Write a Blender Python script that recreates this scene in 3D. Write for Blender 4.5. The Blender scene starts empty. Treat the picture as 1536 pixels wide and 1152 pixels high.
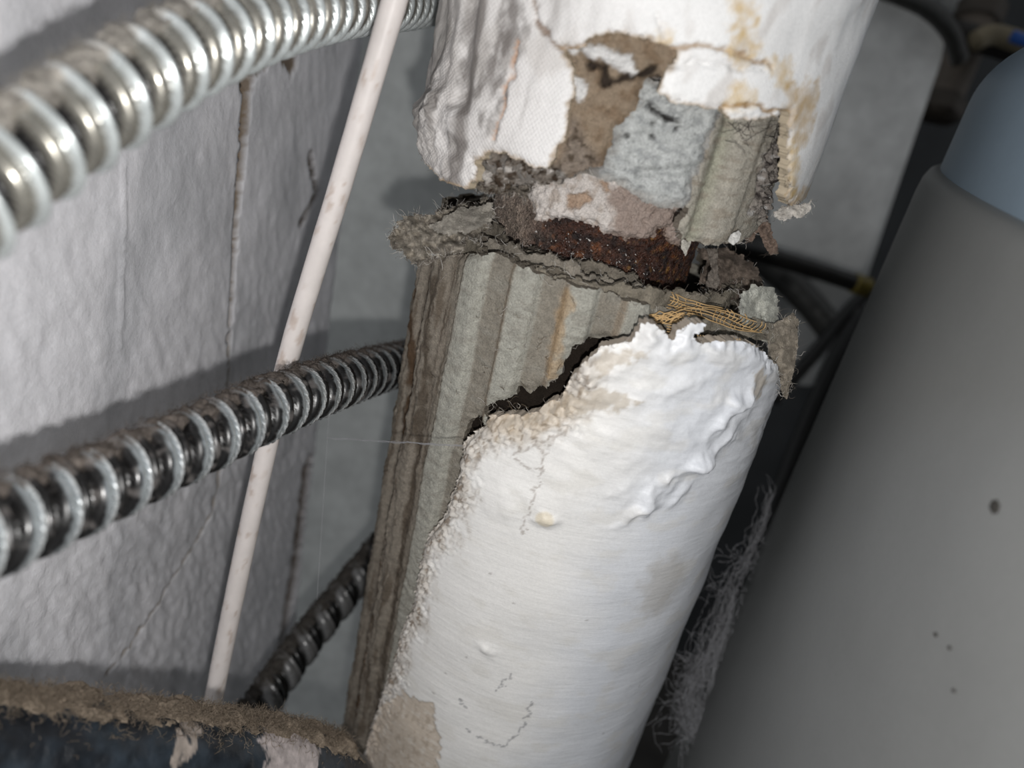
import bpy, math
import numpy as np
from mathutils import Matrix, Vector

# ------------------------------------------------------------------ camera, world, light, exposure
FPX = 1150.0                                   # focal length in pixels of the 1536 x 1152 frame
_dn = np.array([-0.207, -0.881, 0.4256]); _dn /= np.linalg.norm(_dn)
_cp = math.sqrt(1 - _dn[2] ** 2); _sp = _dn[2]
FWD = np.array([0, _cp, -_sp]); _u0 = np.array([0, _sp, _cp]); _r0 = np.array([1.0, 0, 0])
_s = _dn[0] / _cp; _c = math.sqrt(1 - _s * _s)
UP = _c * _u0 + _s * _r0; RT = _c * _r0 - _s * _u0
EYE = np.array([0.0, 0.0, 1.5])
scene = bpy.context.scene
COL = scene.collection
cam = bpy.data.cameras.new('camera'); cam_o = bpy.data.objects.new('camera', cam); COL.objects.link(cam_o)
cam.sensor_width = 36.0; cam.lens = FPX / 1536 * 36
cam_o.matrix_world = Matrix(((RT[0], UP[0], -FWD[0], EYE[0]), (RT[1], UP[1], -FWD[1], EYE[1]), (RT[2], UP[2], -FWD[2], EYE[2]), (0, 0, 0, 1)))
cam.clip_start = 0.01; cam.clip_end = 20
cam.dof.use_dof = True; cam.dof.focus_distance = 0.30; cam.dof.aperture_fstop = 6.0
scene.camera = cam_o
world = bpy.data.worlds.new('world'); scene.world = world; world.use_nodes = True
world.node_tree.nodes['Background'].inputs[0].default_value = (0.94, 0.97, 1.0, 1)
world.node_tree.nodes['Background'].inputs[1].default_value = 0.26
fl = bpy.data.lights.new('flash', 'POINT'); fl.energy = 2.5; fl.shadow_soft_size = 0.0035; fl.color = (1.0, 0.985, 0.965)
fl_o = bpy.data.objects.new('flash', fl); COL.objects.link(fl_o)
fl_o.location = EYE + 0.004 * RT - 0.027 * UP
scene.view_settings.view_transform = 'Standard'; scene.view_settings.look = 'None'
scene.view_settings.exposure = 0.0; scene.view_settings.gamma = 1.0; scene.view_settings.use_curve_mapping = False

# ------------------------------------------------------------------ geometry helpers
rng = np.random.default_rng(7)
def ray(px, py):
    px = np.asarray(px, float); py = np.asarray(py, float)
    return ((px - 768) / FPX)[..., None] * RT + ((576 - py) / FPX)[..., None] * UP + FWD
def W(px, py, d):
    return EYE + ray(px, py) * np.asarray(d, float)[..., None]
def az(px, py):
    v = ray(px, py); return math.atan2(v[0], v[1])
def lin(r, g, b):
    c = np.array([r, g, b], float) / 255.0
    return np.where(c <= 0.04045, c / 12.92, ((c + 0.055) / 1.055) ** 2.4)
_perm = np.random.default_rng(3).permutation(512)
_perm = np.concatenate([_perm, _perm, _perm])
_gr = np.random.default_rng(4).normal(size=(512, 3)); _gr /= np.linalg.norm(_gr, axis=1)[:, None]
def perlin(x, y, z):
    x, y, z = np.broadcast_arrays(np.asarray(x, float), np.asarray(y, float), np.asarray(z, float))
    xi = np.floor(x).astype(int); yi = np.floor(y).astype(int); zi = np.floor(z).astype(int)
    xf = x - xi; yf = y - yi; zf = z - zi
    xi = xi & 511; yi = yi & 511; zi = zi & 511
    w = lambda t: t * t * t * (t * (t * 6 - 15) + 10)
    u, v, q = w(xf), w(yf), w(zf); out = 0
    for a in (0, 1):
        for b in (0, 1):
            for c in (0, 1):
                h = _perm[_perm[_perm[(xi + a) & 511] + ((yi + b) & 511)] + ((zi + c) & 511)]
                g = _gr[h]
                d = g[..., 0] * (xf - a) + g[..., 1] * (yf - b) + g[..., 2] * (zf - c)
                out = out + d * (u if a else 1 - u) * (v if b else 1 - v) * (q if c else 1 - q)
    return out * 1.6
def fbm(x, y, z=0.0, oct=4, gain=0.5):
    s = 0; a = 1.0; f = 1.0
    for i in range(oct):
        s = s + a * perlin(np.asarray(x) * f + 17.3 * i, np.asarray(y) * f + 5.1 * i, np.asarray(z) * f + 9.7 * i)
        a *= gain; f *= 2.03
    return s
def sst(a, b, x):
    t = np.clip((x - a) / (b - a), 0, 1); return t * t * (3 - 2 * t)
def psd(X, Y, poly):
    """signed distance to a polygon, positive inside"""
    poly = np.asarray(poly, float); n = len(poly)
    d2 = np.full(X.shape, 1e9); ins = np.zeros(X.shape, bool)
    for i in range(n):
        a = poly[i]; b = poly[(i + 1) % n]; e = b - a
        L = e @ e + 1e-18
        wx = X - a[0]; wy = Y - a[1]
        t = np.clip((wx * e[0] + wy * e[1]) / L, 0, 1)
        d2 = np.minimum(d2, (wx - t * e[0]) ** 2 + (wy - t * e[1]) ** 2)
        c = ((a[1] > Y) != (b[1] > Y))
        if abs(e[1]) > 1e-15:
            ins ^= c & (X < e[0] * (Y - a[1]) / e[1] + a[0])
    return np.sqrt(d2) * np.where(ins, 1, -1)
def lsd(X, Y, line):
    """distance to an open polyline"""
    line = np.asarray(line, float); d2 = np.full(X.shape, 1e9)
    for a, b in zip(line[:-1], line[1:]):
        e = b - a; L = e @ e + 1e-18
        wx = X - a[0]; wy = Y - a[1]
        t = np.clip((wx * e[0] + wy * e[1]) / L, 0, 1)
        d2 = np.minimum(d2, (wx - t * e[0]) ** 2 + (wy - t * e[1]) ** 2)
    return np.sqrt(d2)
def mixc(a, b, m):
    return a + (np.asarray(b) - a) * np.clip(m, 0, 1)[..., None]

def mesh_obj(name, V, quads=None, tris=None, col=None, mat=None, parent=None, smooth=True):
    V = np.asarray(V, float)
    base = np.array(parent['base']) if parent is not None else np.zeros(3)
    gp = parent.parent if parent is not None else None
    V = V - base
    me = bpy.data.meshes.new(name)
    quads = np.zeros((0, 4), int) if quads is None else np.asarray(quads, int).reshape(-1, 4)
    tris = np.zeros((0, 3), int) if tris is None else np.asarray(tris, int).reshape(-1, 3)
    nv = len(V); nq = len(quads); nt = len(tris)
    me.vertices.add(nv); me.vertices.foreach_set('co', V.astype(np.float32).ravel())
    loops = np.concatenate([quads.ravel(), tris.ravel()])
    me.loops.add(len(loops)); me.loops.foreach_set('vertex_index', loops.astype(np.int32))
    me.polygons.add(nq + nt)
    ls = np.concatenate([np.arange(nq) * 4, nq * 4 + np.arange(nt) * 3]).astype(np.int32)
    me.polygons.foreach_set('loop_start', ls)
    me.polygons.foreach_set('use_smooth', np.full(nq + nt, smooth))
    if col is not None:
        col = np.asarray(col, float)
        if col.ndim == 1: col = np.tile(col, (nv, 1))
        if col.shape[1] == 3: col = np.hstack([col, np.ones((nv, 1))])
        at = me.color_attributes.new('Col', 'FLOAT_COLOR', 'POINT')
        at.data.foreach_set('color', col.astype(np.float32).ravel())
    me.update(calc_edges=True)
    if mat: me.materials.append(mat)
    o = bpy.data.objects.new(name, me); COL.objects.link(o)
    o['base'] = [float(v) for v in base]
    if parent is not None: o.parent = parent
    return o
def thing(name, label, cat, base, group=None):
    o = bpy.data.objects.new(name, None); COL.objects.link(o)
    o.location = [float(v) for v in base]; o['base'] = [float(v) for v in base]; o.empty_display_size = 0.02
    o['label'] = label; o['category'] = cat
    if group: o['group'] = group
    return o
def tag(o, label, cat, group=None):
    o['label'] = label; o['category'] = cat
    if group: o['group'] = group
    return o
def struct(o, label=None):
    o['kind'] = 'structure'
    if label: o['label'] = label
    return o

# ------------------------------------------------------------------ materials
def material(name, color=None, rough=0.8, metal=0.0, spec=0.3, bumps=(), var=None, alpha=None, metal_attr=False, coat=0.0, rough_var=None, weave=None, brush=None):
    m = bpy.data.materials.new(name); m.use_nodes = True
    nt = m.node_tree; N = nt.nodes; L = nt.links; b = N['Principled BSDF']
    b.inputs['Roughness'].default_value = rough; b.inputs['Metallic'].default_value = metal
    b.inputs['Specular IOR Level'].default_value = spec; b.inputs['Coat Weight'].default_value = coat
    tc = N.new('ShaderNodeTexCoord')
    if color is None:
        a = N.new('ShaderNodeAttribute'); a.attribute_name = 'Col'; src = a.outputs['Color']
        if metal_attr: L.new(a.outputs['Alpha'], b.inputs['Metallic'])
    else:
        r = N.new('ShaderNodeRGB'); r.outputs[0].default_value = (*[float(v) for v in color], 1); src = r.outputs[0]
    if var:
        for sc, lo, hi in var:
            n = N.new('ShaderNodeTexNoise'); n.inputs['Scale'].default_value = sc; n.inputs['Detail'].default_value = 5; n.inputs['Roughness'].default_value = 0.6
            L.new(tc.outputs['Object'], n.inputs['Vector'])
            mr = N.new('ShaderNodeMapRange'); mr.inputs[1].default_value = 0.3; mr.inputs[2].default_value = 0.7; mr.inputs[3].default_value = lo; mr.inputs[4].default_value = hi
            L.new(n.outputs['Fac'], mr.inputs[0])
            mx = N.new('ShaderNodeMix'); mx.data_type = 'RGBA'; mx.blend_type = 'MULTIPLY'; mx.inputs[0].default_value = 1
            cb = N.new('ShaderNodeCombineColor')
            for k in range(3): L.new(mr.outputs[0], cb.inputs[k])
            L.new(src, mx.inputs[6]); L.new(cb.outputs[0], mx.inputs[7]); src = mx.outputs[2]
    L.new(src, b.inputs['Base Color'])
    if rough_var:
        sc, lo, hi = rough_var
        n = N.new('ShaderNodeTexNoise'); n.inputs['Scale'].default_value = sc; n.inputs['Detail'].default_value = 4
        L.new(tc.outputs['Object'], n.inputs['Vector'])
        mr = N.new('ShaderNodeMapRange'); mr.inputs[1].default_value = 0.35; mr.inputs[2].default_value = 0.65; mr.inputs[3].default_value = lo; mr.inputs[4].default_value = hi
        L.new(n.outputs['Fac'], mr.inputs[0]); L.new(mr.outputs[0], b.inputs['Roughness'])
    prev = None
    if weave or brush:
        da = N.new('ShaderNodeAttribute'); da.attribute_name = 'dom'
        if brush:
            vm = N.new('ShaderNodeVectorMath'); vm.operation = 'MULTIPLY'; vm.inputs[1].default_value = brush[:3]; L.new(da.outputs['Vector'], vm.inputs[0])
            t = N.new('ShaderNodeTexNoise'); t.inputs['Scale'].default_value = 1.0; t.inputs['Detail'].default_value = 5; L.new(vm.outputs[0], t.inputs['Vector'])
            bm = N.new('ShaderNodeBump'); bm.inputs['Strength'].default_value = brush[4]; bm.inputs['Distance'].default_value = brush[3]; L.new(t.outputs['Fac'], bm.inputs['Height']); prev = bm.outputs['Normal']
        if weave:
            sx = N.new('ShaderNodeSeparateXYZ'); L.new(da.outputs['Vector'], sx.inputs[0]); si = []
            for k, per in ((0, weave[0]), (1, weave[1])):
                nz = N.new('ShaderNodeTexNoise'); nz.inputs['Scale'].default_value = 180 + 60 * k; L.new(tc.outputs['Object'], nz.inputs['Vector'])
                mu = N.new('ShaderNodeMath'); mu.operation = 'MULTIPLY'; mu.inputs[1].default_value = 2 * math.pi / per; L.new(sx.outputs[k], mu.inputs[0])
                md = N.new('ShaderNodeMath'); md.operation = 'MULTIPLY_ADD'; md.inputs[1].default_value = 5.0; L.new(nz.outputs['Fac'], md.inputs[0]); L.new(mu.outputs[0], md.inputs[2])
                sn = N.new('ShaderNodeMath'); sn.operation = 'SINE'; L.new(md.outputs[0], sn.inputs[0]); si.append(sn)
            pr = N.new('ShaderNodeMath'); pr.operation = 'MULTIPLY'; L.new(si[0].outputs[0], pr.inputs[0]); L.new(si[1].outputs[0], pr.inputs[1])
            pm = N.new('ShaderNodeMath'); pm.operation = 'MULTIPLY'; L.new(pr.outputs[0], pm.inputs[0]); L.new(a.outputs['Alpha'], pm.inputs[1])
            bm = N.new('ShaderNodeBump'); bm.inputs['Strength'].default_value = weave[3]; bm.inputs['Distance'].default_value = weave[2]; L.new(pm.outputs[0], bm.inputs['Height'])
            if prev: L.new(prev, bm.inputs['Normal'])
            prev = bm.outputs['Normal']
    for kind, sc, dist, strg in bumps:
        if kind == 'noise':
            t = N.new('ShaderNodeTexNoise'); t.inputs['Detail'].default_value = 6; t.inputs['Roughness'].default_value = 0.6; out = t.outputs['Fac']
        else:
            t = N.new('ShaderNodeTexVoronoi'); out = t.outputs['Distance']
        t.inputs['Scale'].default_value = sc; L.new(tc.outputs['Object'], t.inputs['Vector'])
        bm = N.new('ShaderNodeBump'); bm.inputs['Strength'].default_value = strg; bm.inputs['Distance'].default_value = dist
        L.new(out, bm.inputs['Height'])
        if prev: L.new(prev, bm.inputs['Normal'])
        prev = bm.outputs['Normal']
    if prev: L.new(prev, b.inputs['Normal'])
    if alpha is not None: b.inputs['Alpha'].default_value = alpha
    return m
M_jacket = material('painted_canvas', rough=0.48, spec=0.3, bumps=[('noise', 1800, 0.00025, 0.5), ('noise', 450, 0.0005, 0.3)], var=[(1100, 0.92, 1.04), (60, 0.95, 1.03)], weave=(0.0015, 0.0019, 0.00016, 0.6))
M_shell = material('painted_plaster_shell', rough=0.40, spec=0.35, bumps=[('noise', 1500, 0.00022, 0.4), ('noise', 260, 0.0006, 0.25)], var=[(900, 0.94, 1.03), (50, 0.96, 1.02)], brush=(70.0, 420.0, 1.0, 0.0006, 0.45))
M_crumb = material('crumbling_plaster', rough=0.9, spec=0.15, bumps=[('noise', 1400, 0.0006, 0.8), ('voronoi', 900, 0.0005, 0.4)], var=[(1300, 0.72, 1.12), (120, 0.85, 1.08)])
M_paper = material('asbestos_paper', rough=0.93, spec=0.1, bumps=[('noise', 1800, 0.0005, 0.8), ('noise', 450, 0.0010, 0.6)], var=[(1500, 0.70, 1.14), (350, 0.82, 1.10)])
M_wall = material('painted_plaster', rough=0.45, spec=0.35, bumps=[('noise', 420, 0.0007, 0.40), ('noise', 140, 0.0014, 0.25)], var=[(40, 0.93, 1.04), (300, 0.95, 1.03)])
M_rust = material('rusted_iron', rough=0.5, metal=0.15, spec=0.9, bumps=[('voronoi', 1100, 0.0014, 1.0), ('noise', 1800, 0.0010, 1.0)], var=[(700, 0.45, 1.5), (200, 0.6, 1.3)], rough_var=(600, 0.2, 0.75))
M_fluff = material('grey_dust', rough=1.0, spec=0.0, bumps=[('noise', 1500, 0.0010, 1.0)], var=[(900, 0.6, 1.25)])
M_steel = material('galvanised_steel', rough=0.3, spec=0.5, metal_attr=True, bumps=[('noise', 900, 0.0002, 0.15)], var=[(300, 0.8, 1.08)], rough_var=(250, 0.22, 0.42))
M_black = material('black_paint', rough=0.35, spec=0.5, bumps=[('noise', 250, 0.001, 0.5)], var=[(150, 0.6, 1.4)])
M_cable = material('white_plastic', rough=0.45, spec=0.4, var=[(120, 0.92, 1.03)], bumps=[('noise', 300, 0.0003, 0.2)])
M_tank = material('grey_enamel', rough=0.38, spec=0.4, bumps=[('noise', 300, 0.0003, 0.12)], var=[(12, 0.9, 1.06), (500, 0.97, 1.02)])
M_panel = material('grey_sheet_metal', rough=0.55, spec=0.3, var=[(9, 0.75, 1.15), (35, 0.85, 1.1)])
M_fibre = material('loose_fibre', rough=0.9, spec=0.1)
M_web = material('cobweb', color=lin(190, 190, 194), rough=1.0, spec=0.0, alpha=0.55)

# ------------------------------------------------------------------ patch builder: a torn sheet on any curved domain
def patch(name, poly, mapf, ua, va, thick=0.002, ragged=(0.0, 0.004), disp=None, col=None, edge_col=None, mat=None, parent=None, holes=(), hragged=None, seed=0.0):
    U, Vv = np.meshgrid(ua, va, indexing='ij')
    h = float(np.median(np.diff(ua)))
    sd = psd(U, Vv, poly)
    if ragged[0]: sd = sd + ragged[0] * fbm(U / ragged[1] + seed, Vv / ragged[1], seed, 4, 0.6)
    for hp in holes:
        s2 = -psd(U, Vv, hp)
        if ragged[0]: s2 = s2 + ragged[0] * fbm(U / ragged[1] + seed + 31, Vv / ragged[1], seed, 4, 0.6)
        sd = np.minimum(sd, s2)
    gu = np.gradient(sd, ua, axis=0); gv = np.gradient(sd, va, axis=1)
    g2 = np.maximum(gu * gu + gv * gv, 0.25)
    near = np.abs(sd) < 0.7 * h
    st = np.where(near, -sd / g2, 0)
    U = U + np.clip(st * gu, -h, h); Vv = Vv + np.clip(st * gv, -h, h)
    keepv = sd > -0.7 * h
    kq = keepv[:-1, :-1] & keepv[1:, :-1] & keepv[1:, 1:] & keepv[:-1, 1:]
    idx = np.arange(U.size).reshape(U.shape)
    Q = np.stack([idx[:-1, :-1], idx[1:, :-1], idx[1:, 1:], idx[:-1, 1:]], -1)[kq]
    sdc = np.where(near, 0, sd)
    dr = disp(U, Vv, sdc) if disp is not None else np.zeros_like(U)
    P = mapf(U, Vv, dr).reshape(-1, 3)
    C = col(U, Vv, sdc) if callable(col) else np.broadcast_to(np.asarray(col, float), U.shape + (3,))
    C = np.asarray(C).reshape(-1, C.shape[-1])
    # boundary edges
    E = np.concatenate([Q[:, [0, 1]], Q[:, [1, 2]], Q[:, [2, 3]], Q[:, [3, 0]]])
    key = np.sort(E, 1); kk = key[:, 0].astype(np.int64) * U.size + key[:, 1]
    un, inv, cnt = np.unique(kk, return_inverse=True, return_counts=True)
    B = E[cnt[inv] == 1]
    used = np.unique(Q); rm = np.full(U.size, -1); rm[used] = np.arange(len(used))
    V1 = P[used]; C1 = C[used]; Q1 = rm[Q]
    bv = np.unique(B); bm = np.full(U.size, -1); bm[bv] = np.arange(len(bv))
    Pb = mapf(U.ravel()[bv], Vv.ravel()[bv], dr.ravel()[bv] - thick)
    n1 = len(V1); nb = len(bv)
    V2 = np.concatenate([V1, P[bv], Pb])
    ec = C[bv] if edge_col is None else np.broadcast_to(np.append(np.asarray(edge_col, float), [1.0] * (C.shape[1] - 3)), (nb, C.shape[1]))
    ec2 = ec * (0.95 + 0.12 * perlin(*(Pb.T / 0.004)))[:, None] if C.shape[1] == 3 else np.concatenate([ec[:, :3] * (0.95 + 0.12 * perlin(*(Pb.T / 0.004)))[:, None], ec[:, 3:]], 1)
    C2 = np.concatenate([C1, ec2, ec2])
    SQ = np.stack([bm[B[:, 1]] + n1, bm[B[:, 0]] + n1, bm[B[:, 0]] + n1 + nb, bm[B[:, 1]] + n1 + nb], -1)
    o = mesh_obj(name, V2, np.concatenate([Q1, SQ]), None, C2, mat, parent)
    dm = np.stack([U.ravel(), Vv.ravel(), 0 * U.ravel()], -1); dm = np.concatenate([dm[used], dm[bv], dm[bv]])
    at = o.data.attributes.new('dom', 'FLOAT_VECTOR', 'POINT'); at.data.foreach_set('vector', dm.astype(np.float32).ravel())
    return o, P[bv], Pb
def strands(name, paths, rad, col, mat, parent=None, nside=3):
    """thin tapered tubes, one mesh; paths: list of (n,3) arrays; rad: scalar or list"""
    Vs = []; Qs = []; Cs = []; off = 0
    for i, p in enumerate(paths):
        p = np.asarray(p); n = len(p)
        r = rad[i] if isinstance(rad, (list, np.ndarray)) else rad
        t = np.gradient(p, axis=0); t /= np.linalg.norm(t, axis=1)[:, None] + 1e-12
        a = np.cross(t, [0.31, 0.52, 0.79]); a /= np.linalg.norm(a, axis=1)[:, None] + 1e-12
        b = np.cross(t, a)
        ph = np.arange(nside) * 2 * math.pi / nside
        tap = np.ones(n); tap[-1] = 0.35; tap[0] = 0.8
        ring = p[:, None, :] + (r * tap)[:, None, None] * (np.cos(ph)[None, :, None] * a[:, None, :] + np.sin(ph)[None, :, None] * b[:, None, :])
        Vs.append(ring.reshape(-1, 3))
        k = np.arange((n - 1) * nside).reshape(n - 1, nside)
        nx = np.roll(k, -1, axis=1)
        Qs.append(np.stack([k, nx, nx + nside, k + nside], -1).reshape(-1, 4) + off); off += n * nside
        c = col[i] if (np.ndim(col) == 2) else col
        Cs.append(np.tile(np.asarray(c, float), (n * nside, 1)))
    return mesh_obj(name, np.concatenate(Vs), np.concatenate(Qs), None, np.concatenate(Cs), mat, parent)
def fibre_paths(pts, n, length, drift, curl=0.6, seg=5):
    out = []
    if len(pts) == 0: return out
    for i in rng.integers(0, len(pts), n):
        L = length * (0.3 + 1.2 * rng.random()); d = np.asarray(drift) + rng.normal(size=3) * 0.8
        d /= np.linalg.norm(d) + 1e-9; p = np.array(pts[i], float) - d * L * 0.15; ps = [p.copy()]
        for k in range(seg):
            d = d + rng.normal(size=3) * curl; d /= np.linalg.norm(d) + 1e-9
            p = p + d * L / seg; ps.append(p.copy())
        out.append(np.array(ps))
    return out
class Path:
    def __init__(self, pts, n=400):
        pts = np.asarray(pts, float); P = np.vstack([2 * pts[0] - pts[1], pts, 2 * pts[-1] - pts[-2]])
        o = []
        for i in range(1, len(P) - 2):
            t = np.linspace(0, 1, 60, endpoint=False)[:, None]
            a, b, c, d = P[i - 1], P[i], P[i + 1], P[i + 2]
            o.append(0.5 * (2 * b + (c - a) * t + (2 * a - 5 * b + 4 * c - d) * t ** 2 + (3 * b - a - 3 * c + d) * t ** 3))
        o.append(P[-2][None]); self.p = np.vstack(o)
        s = np.concatenate([[0], np.cumsum(np.linalg.norm(np.diff(self.p, axis=0), axis=1))]); self.L = s[-1]
        u = np.linspace(0, self.L, n); self.p = np.stack([np.interp(u, s, self.p[:, k]) for k in range(3)], -1); self.s = u
        t = np.gradient(self.p, axis=0); self.t = t / np.linalg.norm(t, axis=1)[:, None]
    def at(self, s):
        f = lambda A: np.stack([np.interp(s, self.s, A[:, k]) for k in range(3)], -1)
        t = f(self.t); t = t / np.linalg.norm(t, axis=-1)[..., None]
        up = np.array([0, 0, 1.0]) if abs(self.t[:, 2]).mean() < 0.8 else np.array([0, -1.0, 0])
        side = np.cross(t, up); side /= np.linalg.norm(side, axis=-1)[..., None]
        return f(self.p), t, np.cross(side, t), side
    def surf(self, s, phi, r):
        p, t, u, sd = self.at(s)
        return p + r[..., None] * (np.cos(phi)[..., None] * u + np.sin(phi)[..., None] * sd)
def tube(name, path, rfun, ns, nphi, col, mat, parent=None, s0=0.0, s1=None, caps=True):
    s = np.linspace(s0, path.L if s1 is None else s1, ns); ph = np.linspace(0, 2 * math.pi, nphi, endpoint=False)
    S, PH = np.meshgrid(s, ph, indexing='ij')
    r = rfun(S, PH) if callable(rfun) else np.full(S.shape, float(rfun))
    P = path.surf(S, PH, r).reshape(-1, 3)
    C = col(S, PH) if callable(col) else np.broadcast_to(np.asarray(col, float), S.shape + (len(col),))
    k = np.arange(ns * nphi).reshape(ns, nphi); nx = np.roll(k, -1, axis=1)
    Q = np.stack([k[:-1], k[1:], nx[1:], nx[:-1]], -1).reshape(-1, 4)
    C = np.asarray(C).reshape(ns * nphi, -1); T = None
    if caps:
        c0 = path.at(np.array(s[0]))[0]; c1 = path.at(np.array(s[-1]))[0]
        n = len(P); P = np.vstack([P, c0, c1]); C = np.vstack([C, C[0], C[-1]])
        T = [(n, k[0][i], nx[0][i]) for i in range(nphi)] + [(n + 1, nx[-1][i], k[-1][i]) for i in range(nphi)]
    return mesh_obj(name, P, Q, T, C, mat, parent)
class Cyl:
    """upright cylinder; domain u = R * theta (0 towards the eye, + to the right), z"""
    def __init__(self, azd, dist, R):
        a = math.radians(azd); self.c = np.array([math.sin(a) * dist, math.cos(a) * dist]); self.R = R
        self.a0 = math.atan2(-self.c[1], -self.c[0]); self.dist = dist
    def hit(self, px, py):
        v = ray(px, py); d = v[:2]; L = np.linalg.norm(d); d = d / L
        tca = self.c @ d; perp = self.c - tca * d; q = self.R ** 2 - perp @ perp
        if q <= 0:
            pt = tca * d; off = pt - self.c; off = off / np.linalg.norm(off); t = tca
            th = math.atan2(off[1], off[0])
        else:
            t = tca - math.sqrt(q); pt = t * d; th = math.atan2(pt[1] - self.c[1], pt[0] - self.c[0])
        z = EYE[2] + v[2] * t / L
        th = (th - self.a0 + math.pi) % (2 * math.pi) - math.pi
        return (th * self.R, z)
    def pts(self, l): return [self.hit(*q) for q in l]
    def map(self, U, Z, dr):
        th = U / self.R + self.a0; r = self.R + dr
        return np.stack([self.c[0] + r * np.cos(th), self.c[1] + r * np.sin(th), Z + 0 * r], -1)
    def grid(self, z0, z1, h, fine=84, outer=125, hc=0.004):
        a = math.radians(fine) * self.R; b = math.radians(outer) * self.R
        f = np.arange(-a, a, h)
        l = np.arange(-b, -a, hc); r = np.arange(f[-1] + hc, b + hc, hc)
        return np.concatenate([l, f, r]), np.arange(z0, z1, h)
    def wrap(self, p, outer=120, ztop=None, zbot=None):
        """close an open boundary running left to right with the sheet's hidden sides"""
        b = math.radians(outer) * self.R; z = ztop if ztop is not None else zbot
        return [(-b, p[0][1])] + list(p) + [(b, p[-1][1]), (b, z), (-b, z)]

D0 = 0.33
C_pipe = Cyl(3.25, D0, 0.0440)
C_up = Cyl(3.15, D0, 0.0785)
C_core = Cyl(3.25, D0, 0.0695)
C_low = Cyl(5.5, D0, 0.0835)
Z_TOP = 1.66; Z_BOT = 1.08

# ------------------------------------------------------------------ setting: walls, floor
wa = az(0, 576); we = math.radians(-15.0)
WN = np.array([math.sin(wa), math.cos(wa)]) * 0.262; WF = np.array([math.sin(we), math.cos(we)]) * 0.50
WD = WF - WN; WLEN = np.linalg.norm(WD); WD = WD / WLEN; WNRM = np.array([WD[1], -WD[0]])
def wall_hit(px, py):
    v = ray(px, py); A = np.array([[WD[0], -v[0]], [WD[1], -v[1]]]); s, t = np.linalg.solve(A, -WN)
    return (s, EYE[2] + v[2] * t)
def wall_map(U, Z, dr):
    p = WN + U[..., None] * WD + dr[..., None] * WNRM
    return np.concatenate([p, np.asarray(Z)[..., None]], -1)
cr1 = [wall_hit(*q) for q in [(378, 84), (370, 150), (364, 230), (357, 310), (351, 400), (345, 520)]]
cr1b = [wall_hit(*q) for q in [(345, 520), (338, 640), (322, 760), (290, 820), (240, 900), (195, 968), (160, 1010)]]
cr2 = [wall_hit(*q) for q in [(466, 232), (470, 262), (476, 288), (466, 310), (452, 335)]]
cr3 = [wall_hit(*q) for q in [(462, 700), (456, 760), (448, 830), (436, 900), (424, 960)]]
ridge = [wall_hit(*q) for q in [(186, 250), (185, 330), (183, 420), (180, 520)]]
br1 = [wall_hit(*q) for q in [(415, 66), (440, 72), (446, 104), (436, 112), (424, 96)]]
br2 = [wall_hit(*q) for q in [(356, 92), (396, 84), (402, 104), (385, 112), (378, 140), (362, 138)]]
def wall_disp(U, Z, sd):
    s = 0.0007 * fbm(U / 0.030, Z / 0.030, 0, 3, 0.5) + 0.00035 * fbm(U / 0.007 + Z / 0.02, Z / 0.014, 4.0, 4, 0.6)
    ro = sst(1.42, 1.25, Z); s = s + ro * 0.0009 * fbm((U + 0.6 * Z) / 0.006, (Z - U) / 0.022, 8.0, 4, 0.6)
    n = 0.0015 * fbm(U / 0.004, Z / 0.004, 3.0, 3)
    d = lsd(U, Z, cr1) + n; wd = 0.0012 + 0.0028 * sst(cr1[-1][1], cr1[0][1], Z)
    s = s - 0.004 * sst(wd, wd * 0.5, d)
    s = s - 0.0012 * sst(0.0012, 0.0003, lsd(U, Z, cr1b) + n)
    s = s - 0.004 * sst(0.0030, 0.0010, lsd(U, Z, cr2) + n) - 0.008 * sst(0.011, 0.005, lsd(U, Z, cr3) + 2 * n)
    s = s + 0.0009 * sst(0.0014, 0.0003, lsd(U, Z, ridge) + n * 0.4)
    for b in (br1, br2): s = s - 0.0016 * sst(-0.001, 0.001, psd(U, Z, b) + n)
    s = s - 0.003 * sst(0.008, 0.0, sd) 
    return s
def wall_col(U, Z, sd):
    w = lin(240, 239, 243); c = np.broadcast_to(w, U.shape + (3,)).copy()
    c = mixc(c, lin(214, 214, 218), 0.8 * sst(0.0, 0.6, fbm(U / 0.04, Z / 0.08, 1.0, 4)))
    br = lin(128, 112, 94); n = 0.0015 * fbm(U / 0.004, Z / 0.004, 3.0, 3)
    wd = 0.0012 + 0.0028 * sst(cr1[-1][1], cr1[0][1], Z)
    c = mixc(c, br, sst(wd * 1.1, wd * 0.7, lsd(U, Z, cr1) + n))
    c = mixc(c, lin(150, 138, 122), 0.8 * sst(0.0014, 0.0004, lsd(U, Z, cr1b) + n))
    c = mixc(c, lin(84, 74, 66), sst(0.0034, 0.0018, lsd(U, Z, cr2) + n)); c = mixc(c, lin(92, 76, 62), sst(0.011, 0.006, lsd(U, Z, cr3) + 2 * n))
    for b in (br1, br2): c = mixc(c, lin(126, 112, 98), sst(-0.0005, 0.0008, psd(U, Z, b) + n))
    return c
zt, zb = 1.72, 0.9
wl, _, _ = patch('wall_left', [(-0.12, zb), (WLEN, zb), (WLEN, zt), (-0.12, zt)], wall_map, np.arange(-0.12, WLEN + 0.004, 0.0016), np.arange(zb, zt, 0.0016),
                 thick=0.03, ragged=(0.0012, 0.02), disp=wall_disp, col=wall_col, edge_col=lin(150, 146, 142), mat=M_wall)
struct(wl, 'rough white painted plaster wall with a brown vertical crack')
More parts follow.
